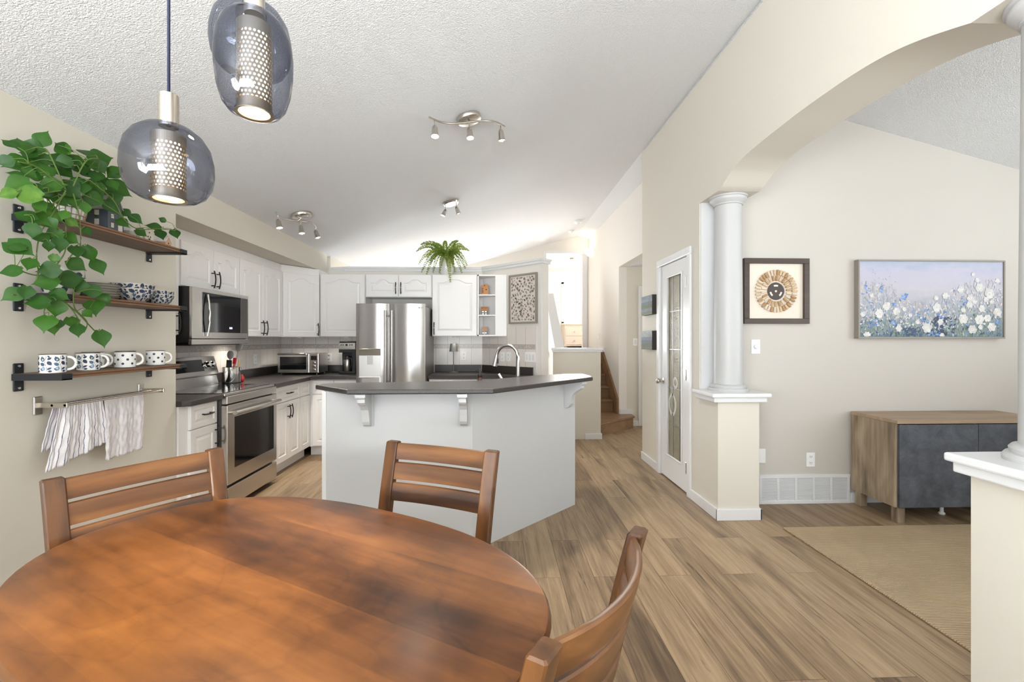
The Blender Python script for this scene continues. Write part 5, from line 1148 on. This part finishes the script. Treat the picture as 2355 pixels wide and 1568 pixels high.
def put(f, g, l, w, a, c, k='leaf'):
    ctr[0] += 1; u, v = .015+iw*f, .015+ih*g; e = max(l, w)/2+.002
    daub(b, lay, MP, min(max(u, .013+e), PWd-.013-e), min(max(v, .013+e), PH-.013-e), l, w, a, c, k)
pal_d = [(.05, .075, .13), (.09, .14, .18), (.16, .22, .15), (.22, .27, .17), (.12, .19, .30), (.20, .28, .24)]
pal_m = [(.28, .35, .42), (.34, .38, .30), (.40, .44, .50), (.20, .30, .48), (.48, .46, .52), (.30, .36, .33), (.52, .48, .44)]
pal_l = [(.52, .50, .53), (.44, .45, .52), (.56, .53, .52), (.38, .43, .50), (.52, .44, .42)]
for i in range(1500):
    f = rnd.random(); hz = horizon(f); g = rnd.random()**1.25*(hz+.10); d = g/max(hz, .1)
    p = pal_d if rnd.random() > d*1.5 else pal_m if rnd.random() > d*.75 else pal_l
    put(f, g, rnd.uniform(.012, .042), rnd.uniform(.004, .014), rnd.gauss(1.5, .7), jit(rnd.choice(p), rnd, .25), 'stroke' if rnd.random() < .6 else 'leaf')
for i in range(60): put(rnd.gauss(.56, .05), rnd.uniform(0, .26), rnd.uniform(.02, .05), rnd.uniform(.008, .02), rnd.uniform(0, 3), jit((.03, .05, .11), rnd, .3))
for i in range(40): put(rnd.gauss(.36, .05), rnd.uniform(0, .12), rnd.uniform(.02, .04), rnd.uniform(.008, .016), rnd.uniform(0, 3), jit((.04, .07, .14), rnd, .3))
for f, g in ((.05, .63), (.15, .64), (.07, .18), (.12, .17), (.33, .55), (.30, .52), (.25, .44), (.08, .43), (.38, .33), (.42, .26), (.46, .35), (.45, .22), (.72, .46), (.58, .30), (.55, .28), (.24, .2), (.5, .05), (.54, .04), (.95, .2)):
    for q in range(7): put(f+rnd.gauss(0, .012), g+rnd.gauss(0, .025), rnd.uniform(.012, .03), rnd.uniform(.007, .014), rnd.uniform(0, 3), jit(rnd.choice([(.10, .20, .55), (.18, .32, .60), (.14, .24, .45)]), rnd, .25))
for i in range(260):
    f = rnd.random(); g = horizon(f)*rnd.uniform(.25, 1.12); put(f, g, rnd.uniform(.010, .026), rnd.uniform(.008, .018), rnd.uniform(0, 3), jit(rnd.choice(pal_l+[(.62, .60, .58)]), rnd, .12), 'flower')
for i in range(26):
    f = rnd.uniform(.02, .26); put(f, rnd.uniform(.66, .93)-abs(f-.12)*1.1, rnd.uniform(.006, .012), .004, rnd.uniform(0, 3), (.16, .17, .22)); put(f, rnd.uniform(.58, .72), .05, .002, rnd.uniform(1.2, 1.9), (.34, .36, .36), 'stroke')
for f, g, r in ((.135, .31, .036), (.185, .41, .034), (.255, .34, .030), (.27, .11, .026), (.465, .12, .040), (.535, .39, .034), (.40, .20, .020), (.56, .20, .025), (.72, .24, .040), (.77, .52, .030), (.765, .43, .028), (.785, .10, .036), (.835, .23, .040), (.89, .25, .030), (.85, .38, .028), (.92, .13, .036), (.96, .33, .036),
                (.835, .66, .036), (.905, .58, .040), (.88, .50, .022), (.595, .55, .026), (.82, .76, .020), (.79, .84, .016), (.96, .75, .020), (.70, .63, .026), (.84, .13, .02), (.08, .55, .018), (.72, .36, .022), (.35, .29, .016), (.31, .37, .018), (.02, .30, .022), (.53, .52, .02), (.92, .47, .02), (.80, .47, .02), (.05, .02, .03), (.57, .02, .02)):
    for q in range(6): a = q*1.047+rnd.uniform(-.2, .2); put(f+r*.50*math.cos(a)/iw, g+r*.50*math.sin(a)/ih, r*1.15, r*.95, a, jit((.60, .59, .57), rnd, .14), 'flower')
    put(f, g, r*.9, r*.8, 0, (.66, .65, .62), 'flower')
    for q in range(4): put(f+rnd.gauss(0, .004), g+rnd.gauss(0, .008), r*.26, r*.16, rnd.uniform(0, 3), rnd.choice([(.55, .42, .30), (.45, .45, .40), (.70, .55, .45)]))
obj('brush_strokes', b, PIG, cv)
# cork wheel
FCk = frame((1.995, 3.5585), (1, 0)); cw_, cz = .535, 1.455
t = thing('cork_art', 'square framed wheel of wine corks around a dark cog', 'wall art', FCk(cw_/2, cz, 0))
DKW = wood('dark_frame_wood', [(.3, (.030, .018, .012)), (.7, (.09, .058, .040))], 2.5, 0, .45)
rframe(FCk, 0, cw_, cz, cz+.525, .042, .035, DKW, t)
b = NB(); fbox(b, FCk, .03, cw_-.03, cz+.03, cz+.495, .002, .012); obj('mount_board', b, mat('cream_mount', (.74, .66, .56), .8), t)
cu, cvv = .268, cz+.262; ck0 = []
for j, c in enumerate(((.50, .33, .17), (.62, .46, .29), (.42, .25, .11), (.66, .54, .40))):
    m = mat('cork_%s' % 'abcd'[j], c, .85); ck0.append(m)
def cork_part(a, r0, L, k):
    b = NB(); q = NB(); lathe(q, [(.0085, 0), (.0092, .002), (.0092, L-.002), (.0085, L)], 12)
    Mx = Matrix.Rotation(math.pi/2-a, 4, 'Y')
    U = FCk(1, 0, 0)-FCk(0, 0, 0); Wv = FCk(0, 0, 1)-FCk(0, 0, 0); o = FCk(cu, cvv, .0125+.0092)
    d = U*math.cos(a)+Vector((0, 0, 1))*math.sin(a); s_ = Wv; e = d.cross(s_)
    for v in q.verts: v.co = o+d*(r0+v.co.z)+s_*v.co.x+e*v.co.y
    merge(b, q); return obj('cork', b, ck0[k], t, True, edge=50)
rnd = random.Random(2)
for i in range(22): cork_part(2*math.pi*i/22+.1, .083, .042, rnd.randrange(4))
for i in range(38): cork_part(2*math.pi*i/38, .130, .042, rnd.randrange(4))
b = NB(); pts = []
for i in range(88):
    r = .073 if i % 2 == 0 else .066; a = 2*math.pi*i/88
    pts.append(FCk(cu+r*math.cos(a), cvv+r*math.sin(a), .0125))
poly_ex(b, pts, FCk(0, 0, .004)-FCk(0, 0, 0)); cg = obj('cog', b, mat('dark_cog', (.045, .030, .026), .5), t)
CMt = mat('cream_mount', (.74, .66, .56), .8); dW = FCk(0, 0, .0008)-FCk(0, 0, 0)
for a0 in (90, 210, 330):
    pp = [(.052, a0-22+44*i/8) for i in range(9)]+[(.038, a0+22-44*i/8) for i in range(9)]
    b = NB(); poly_ex(b, [FCk(cu+r*math.cos(R(a)), cvv+r*math.sin(R(a)), .0163) for r, a in pp], dW); obj('cog_opening', b, CMt, cg)
b = NB(); poly_ex(b, [FCk(cu+.009*math.cos(2*math.pi*i/12), cvv+.009*math.sin(2*math.pi*i/12), .0163) for i in range(12)], dW); obj('cog_opening', b, CMt, cg)
# leafy print on the diagonal wall
FDp = frame((-.16, 5.80), (1, -1)); u0, u1, v0, v1 = .488, .925, 1.515, 2.100
t = thing('framed_print', 'taupe framed print of dark leaves on cream, on the diagonal kitchen wall', 'picture', FDp(.7, v0, 0))
rframe(FDp, u0, u1, v0, v1, .020, .030, mat('taupe_frame', (.27, .245, .21), .5), t)
b = NB(); fbox(b, FDp, u0+.01, u1-.01, v0+.01, v1-.01, .002, .014); pr = obj('print', b, mat('cream_paper', (.66, .59, .53), .85), t)
rnd = random.Random(6); b = NB(); lay = pig(b); ctr[0] = 0
def MD(u, v): return FDp(u, v, .0144+ctr[0]*1.5e-6)
for j in range(15):
    for i in range(11):
        u = u0+.045+(u1-u0-.09)*(i+.5*(j % 2))/10.5+rnd.uniform(-.015, .015); v = v0+.045+(v1-v0-.09)*j/14+rnd.uniform(-.015, .015); n = rnd.choice((5, 6, 7)); a0 = rnd.uniform(0, 6.3); sp = rnd.choice((2.2, 6.3)); L = rnd.uniform(.014, .028)
        g = jit(rnd.choice([(.085, .070, .060), (.15, .13, .115), (.24, .21, .19)]), rnd, .2)
        for q in range(n):
            ctr[0] += 1; a = a0+sp*q/n; daub(b, lay, MD, min(max(u+L*.45*math.cos(a), u0+.042), u1-.042), min(max(v+L*.45*math.sin(a), v0+.042), v1-.042), L, L*.26, a, jit(g, rnd, .2))
obj('printed_leaves', b, PIGM, pr)
# two small canvases by the pantry door
def canvas(label, z0, z1, seed, cols):
    Fc = frame((1.6385, 4.838), (0, -1)); w = .335; t = thing('canvas_painting', label, 'painting', Fc(w/2, z0, 0), group='small landscape canvases')
    b = NB(); fbox(b, Fc, 0, w, z0, z1, 0, .046, .002); obj('stretcher', b, mat('dark_canvas_edge', (.035, .026, .022), .7), t)
    rnd = random.Random(seed); b = NB(); lay = pig(b); ctr[0] = 0
    def Mc(u, v): ctr[0] += .2; return Fc(u, z0+v, .0464+int(ctr[0])*1e-6)
    h = z1-z0; n = len(cols); cols = [tuple(x*.5 for x in c) for c in cols]
    for i, c in enumerate(cols):
        v = h*(1-(i+.5)/n); fv = [b.verts.new(Mc(*p)) for p in ((.002, h*(1-(i+1)/n)), (w-.002, h*(1-(i+1)/n)), (w-.002, h*(1-i/n)), (.002, h*(1-i/n)))]; f = b.faces.new(fv)
        for lp in f.loops: lp[lay] = (*c, 1)
        ctr[0] += 20
        for q in range(16): daub(b, lay, Mc, rnd.uniform(.03, w-.03), min(max(v+rnd.uniform(-.02, .02), .012), h-.012), rnd.uniform(.02, .05), rnd.uniform(.008, .014), rnd.uniform(-.3, .3), jit(c, rnd, .25))
    for u in (.26, .285, .235): daub(b, lay, Mc, u, h/2, h*.94, .010, 1.57, (.12, .09, .06), 'stroke')
    obj('paint', b, PIG, t)
canvas('small landscape canvas of a green lake, upper of two by the pantry door', 1.585, 1.785, 3, [(.30, .40, .48), (.38, .46, .52), (.16, .26, .30), (.14, .22, .08), (.28, .34, .40), (.16, .24, .10)])
canvas('small landscape canvas of a pale peak, lower of two by the pantry door', 1.222, 1.417, 5, [(.62, .66, .68), (.58, .62, .64), (.24, .34, .42), (.14, .20, .22), (.12, .18, .08), (.20, .22, .10)])
# ---------------------------------------------------------------- living room
t = thing('sideboard', 'washed oak sideboard with two dark slate doors against the living wall', 'sideboard', (3.49, 3.33, 0))
b = NB(); box(b, 2.88, 4.10, 3.115, 3.54, .722, .747, .003); obj('top', b, SIDET, t)
b = NB(); box(b, 2.882, 2.902, 3.137, 3.54, .118, .722, .001); obj('side_panel', b, SIDEW, t)
b = NB(); box(b, 4.078, 4.098, 3.137, 3.54, .118, .722, .001); obj('side_panel', b, SIDEW, t)
b = NB(); box(b, 2.902, 4.078, 3.145, 3.535, .118, .138); box(b, 2.902, 4.078, 3.525, 3.535, .138, .722); box(b, 3.48, 3.50, 3.145, 3.525, .138, .722); obj('carcass', b, SIDEW, t)
sl = mat('slate_door', (.05, .055, .065), .55); k = N(sl); n1 = k.noise(k.coord((1, 1, 1)), 9, 6, .7, .4); k.col(k.ramp(n1, [(.35, (.040, .044, .054)), (.6, (.078, .086, .102)), (.8, (.125, .135, .155))]))
for x0, x1 in ((2.90, 3.488), (3.492, 4.08)):
    b = NB(); box(b, x0, x1, 3.118, 3.137, .120, .716, .002); obj('door', b, sl, t)
for x in (2.91, 4.03):
    for y in (3.145, 3.475):
        b = NB(); box(b, x, x+.055, y, y+.055, 0, .118, .002); obj('leg', b, SIDEW, t)
b = NB(); lathe(b, [(.02, 0), (.022, .01), (.012, .02), (.012, .118)], 14, (3.40, 3.30, 0)); obj('middle_leg', b, PLATE, t, True, edge=40)
def rug_mat():
    m = mat('jute_weave', (.5, .42, .30), .95, spec=.1); k = N(m); v = k.coord((1, 1, 1))
    w1 = k.n('ShaderNodeTexWave', {'Vector': v, 'Scale': 26, 'Distortion': 1.2, 'Detail': 2, 'Detail Scale': 3.}, bands_direction='Y'); w2 = k.n('ShaderNodeTexWave', {'Vector': v, 'Scale': 46, 'Distortion': 1.0}, bands_direction='X')
    h = k.math('MULTIPLY', w1.outputs['Fac'], k.math('ADD', w2.outputs['Fac'], .35)); n = k.noise(v, 3, 4)
    k.col(k.mix(k.math('MULTIPLY', h, .8), k.ramp(n, [(.3, (.36, .25, .15)), (.7, (.47, .335, .20))]), (.70, .55, .375))); k.bump(h, .8, .006); return m
b = NB(); box(b, 2.02, 4.5, .85, 3.085, .0005, .012, .004); tag(obj('rug', b, rug_mat()), 'tan woven jute rug on the living room floor', 'rug')
# return-air grille
t = thing('air_vent', 'long white louvred air vent low on the wall beside the sideboard', 'vent', (2.51, 3.555, .0))
FV = frame((2.13, 3.5598), (1, 0)); wv = .756
b = NB(); fbox(b, FV, 0, wv, 0, .235, 0, .004); obj('back_plate', b, mat('vent_backing', (.72, .72, .72), .6), t)  # back plate in one even pale grey
b = NB(); fbox(b, FV, 0, wv, 0, .026, .003, .014, .002); fbox(b, FV, 0, wv, .207, .235, .003, .014, .002)
for i in range(6): u = .012+(wv-.024)*i/5; fbox(b, FV, u-.010, u+.010, .02, .21, .003, .012, .001)
obj('frame', b, WHITE, t)
b = NB()
for i in range(17): v = .031+.0106*i; poly_ex(b, [FV(.01, v, .004), FV(.01, v+.0055, .011), FV(.01, v+.0075, .011), FV(.01, v+.002, .004)], FV(wv-.01, 0, 0)-FV(.01, 0, 0))
obj('louvres', b, WHITE, t)

# ---------------------------------------------------------------- ceiling lights
CN = Vector((.2601, 0, -.9656))          # downward normal of the sloping kitchen ceiling
def czc(x): return 2.405+.2694*(x+2.13)
def spot_head(t, p, aim, L=.075):
    """small bell-shaped spotlight hanging from p, its mouth along aim"""
    aim = Vector(aim).normalized(); q = p+Vector((0, 0, -.045))
    b = NB(); tube(b, [p, q], .0045, 8); lathe(b, [(.010, -.006), (.018, .006), (.0205, .03), (.0225, .055), (.0285, L), (.0255, L), (.020, .055)], 20, q, cap1=False, M=rot_to(aim)); h = obj('spotlight_head', b, NICKEL, t, True, edge=40)
    b = NB(); lathe(b, [(.001, L-.012), (.015, L-.008), (.0225, L-.006), (.0225, L-.010)], 18, q, cap0=False, cap1=False, M=rot_to(aim)); obj('bulb', b, SPOTB, h, True)
    l = bpy.data.lights.new('spot_lamp', 'SPOT'); l.energy = SPOTW; l.spot_size = R(CONE); l.spot_blend = .8; l.shadow_soft_size = .03; l.color = (1, .95, .86)
    o = bpy.data.objects.new('spot_lamp', l); COL.objects.link(o); o.parent = h; o.matrix_basis = mul(h).inverted() @ Matrix.LocRotScale(q+aim*(L+.006), (-aim).to_track_quat('Z', 'Y'), None)
SPOTW, CONE = 27, 84
def track(label, c, ends, fr, aims):
    t = thing('track_light', label, 'ceiling light', c, group='brushed nickel ceiling spotlights'); c = Vector(c); M = rot_to(CN)
    b = NB(); lathe(b, [(.090, -.002), (.092, .010), (.085, .026), (.055, .034), (.012, .036)], 36, c, M=M); obj('canopy', b, NICKEL, t, True, edge=40)
    A, B = Vector(ends[0]), Vector(ends[1]); side = (B-A).cross(CN).normalized(); pts = []
    for i in range(25):
        s = i/24; pts.append(A.lerp(B, s)+side*.045*math.sin(2*math.pi*s))
    b = NB(); tube(b, pts, .0075, 10); tube(b, [c+CN*.03, pts[12]], .008, 8); obj('bar', b, NICKEL, t, True, edge=50)
    for f, a in zip(fr, aims): spot_head(t, pts[round(f*24)], a)
track('three-spot curved ceiling light nearest the pendants', (-.19, 3.25, czc(-.19)), ((-.434, 3.004, 2.802), (.073, 3.404, 2.939)), (.10, .52, .93), ((.05, -.2, -1), (.1, -.15, -1), (.12, .1, -1)))
SPOTW, CONE = 30, 108
track('three-spot curved ceiling light near the soffit', (-1.80, 4.26, czc(-1.80)), ((-1.87, 3.93, 2.415), (-1.78, 4.56, 2.44)), (.10, .55, .93), ((.25, -.1, -1), (.2, -.1, -1), (.35, .0, -1)))
t = thing('ceiling_spotlight', 'two-spot round ceiling light between the curved bar and the fern', 'ceiling light', (-.487, 5.0, czc(-.487)), group='brushed nickel ceiling spotlights')
c = Vector((-.487, 5.0, czc(-.487))); b = NB(); lathe(b, [(.090, -.002), (.092, .012), (.082, .028), (.012, .032)], 36, c, M=rot_to(CN)); obj('canopy', b, NICKEL, t, True, edge=40)
SPOTW = 4.5
spot_head(t, c+Vector((-.058, 0, -.045)), (-.4, -.2, -1)); spot_head(t, c+Vector((.062, 0, -.012)), (.35, .1, -1))
for (x, y), lab, r in (((1.43, 7.70), 'white round smoke detector on the far ceiling, nearer one', .065), ((1.43, 8.38), 'white round detector on the far ceiling, above the upper doorway', .055)):
    t = thing('smoke_detector', lab, 'detector', (x, y, czc(x))); c = Vector((x, y, czc(x)-.002)); b = NB(); lathe(b, [(r, -.004), (r, .014), (r*.85, .030), (r*.4, .036)], 28, c, M=rot_to(CN)); obj('housing', b, PLATE, t, True, edge=40)
    b = NB(); lathe(b, [(r*.42, .0345), (r*.40, .039)], 16, c, M=rot_to(CN)); obj('sensor_cap', b, mat('grey_plastic', (.35, .34, .33), .5), t)
# wall sconce
t = thing('wall_sconce', 'glowing half-bowl wall light high on the stair wall', 'wall light', (1.9, 8.72, 3.05))
b = NB(); lathe(b, [(.03, -.12), (.09, -.09), (.145, -.035), (.17, .03), (.163, .03), (.138, -.03), (.085, -.08)], 32, (1.9, 8.72, 3.05), cap1=False)
bmesh.ops.bisect_plane(b, geom=b.verts[:]+b.edges[:]+b.faces[:], plane_co=(1.899, 0, 0), plane_no=(1, 0, 0), clear_outer=True)
obj('bowl', b, mat('glowing_alabaster', (.9, .88, .82), .5, emit=(1, .93, .80), es=.45), t, True)
b = NB(); box(b, 1.86, 1.899, 8.70, 8.74, 3.0, 3.06, .004); obj('bracket', b, NICKEL, t)
l = bpy.data.lights.new('sconce_lamp', 'POINT'); l.energy = 1.3; l.shadow_soft_size = .04; l.color = (1, .9, .75); o = bpy.data.objects.new('sconce_lamp', l); COL.objects.link(o); o.location = (1.80, 8.72, 3.06)
# upper room seen through the far doorway
t = thing('semi_flush_light', 'small branched ceiling light in the bright upper room', 'ceiling light', (1.95, 11.3, 3.35))
b = NB(); lathe(b, [(.06, .0), (.06, .03), (.012, .035)], 18, (1.95, 11.3, 3.32)); 
for sx in (-1, 1): tube(b, [(1.95, 11.3, 3.34), (1.95+sx*.10, 11.3, 3.27), (1.95+sx*.19, 11.3, 3.20)], .006, 6)
tube(b, [(1.75, 11.3, 3.20), (2.15, 11.3, 3.20)], .006, 6); obj('arms', b, mat('pale_brass', (.62, .50, .36), .4, .5), t)
for sx in (-.19, .05, .19):
    b = NB(); lathe(b, [(.012, 0), (.03, -.02), (.045, -.05)], 14, (1.95+sx, 11.3, 3.20), cap1=False); obj('glass_shade', b, mat('frosted_shade', (.85, .80, .72), .5), t, True)
t = thing('dresser', 'pale cream dresser under the bright window of the upper room', 'dresser', (2.2, 11.8, FZ))
b = NB(); box(b, 1.80, 2.75, 11.55, 12.05, FZ+.04, 1.70, .004); obj('body', b, mat('cream_furniture', (.74, .69, .62), .5), t)
b = NB(); box(b, 1.78, 2.77, 11.53, 12.06, 1.70, 1.735, .004); obj('top', b, mat('cream_furniture', (.74, .69, .62), .5), t)
for z in (FZ+.08, FZ+.31):
    b = NB(); box(b, 1.83, 2.72, 11.535, 11.552, z, z+.20, .003); d = obj('drawer', b, mat('cream_furniture', (.74, .69, .62), .5), t)
    for x in (2.05, 2.5):
        b = NB(); lathe(b, [(.012, 0), (.016, .02)], 12, (x, 11.536, z+.1), M=rot_to((0, -1, 0))); obj('knob', b, NICKEL, d)
for x in (1.83, 2.68):
    b = NB(); box(b, x, x+.04, 11.58, 12.02, FZ, FZ+.041); obj('foot', b, mat('cream_furniture', (.74, .69, .62), .5), t)
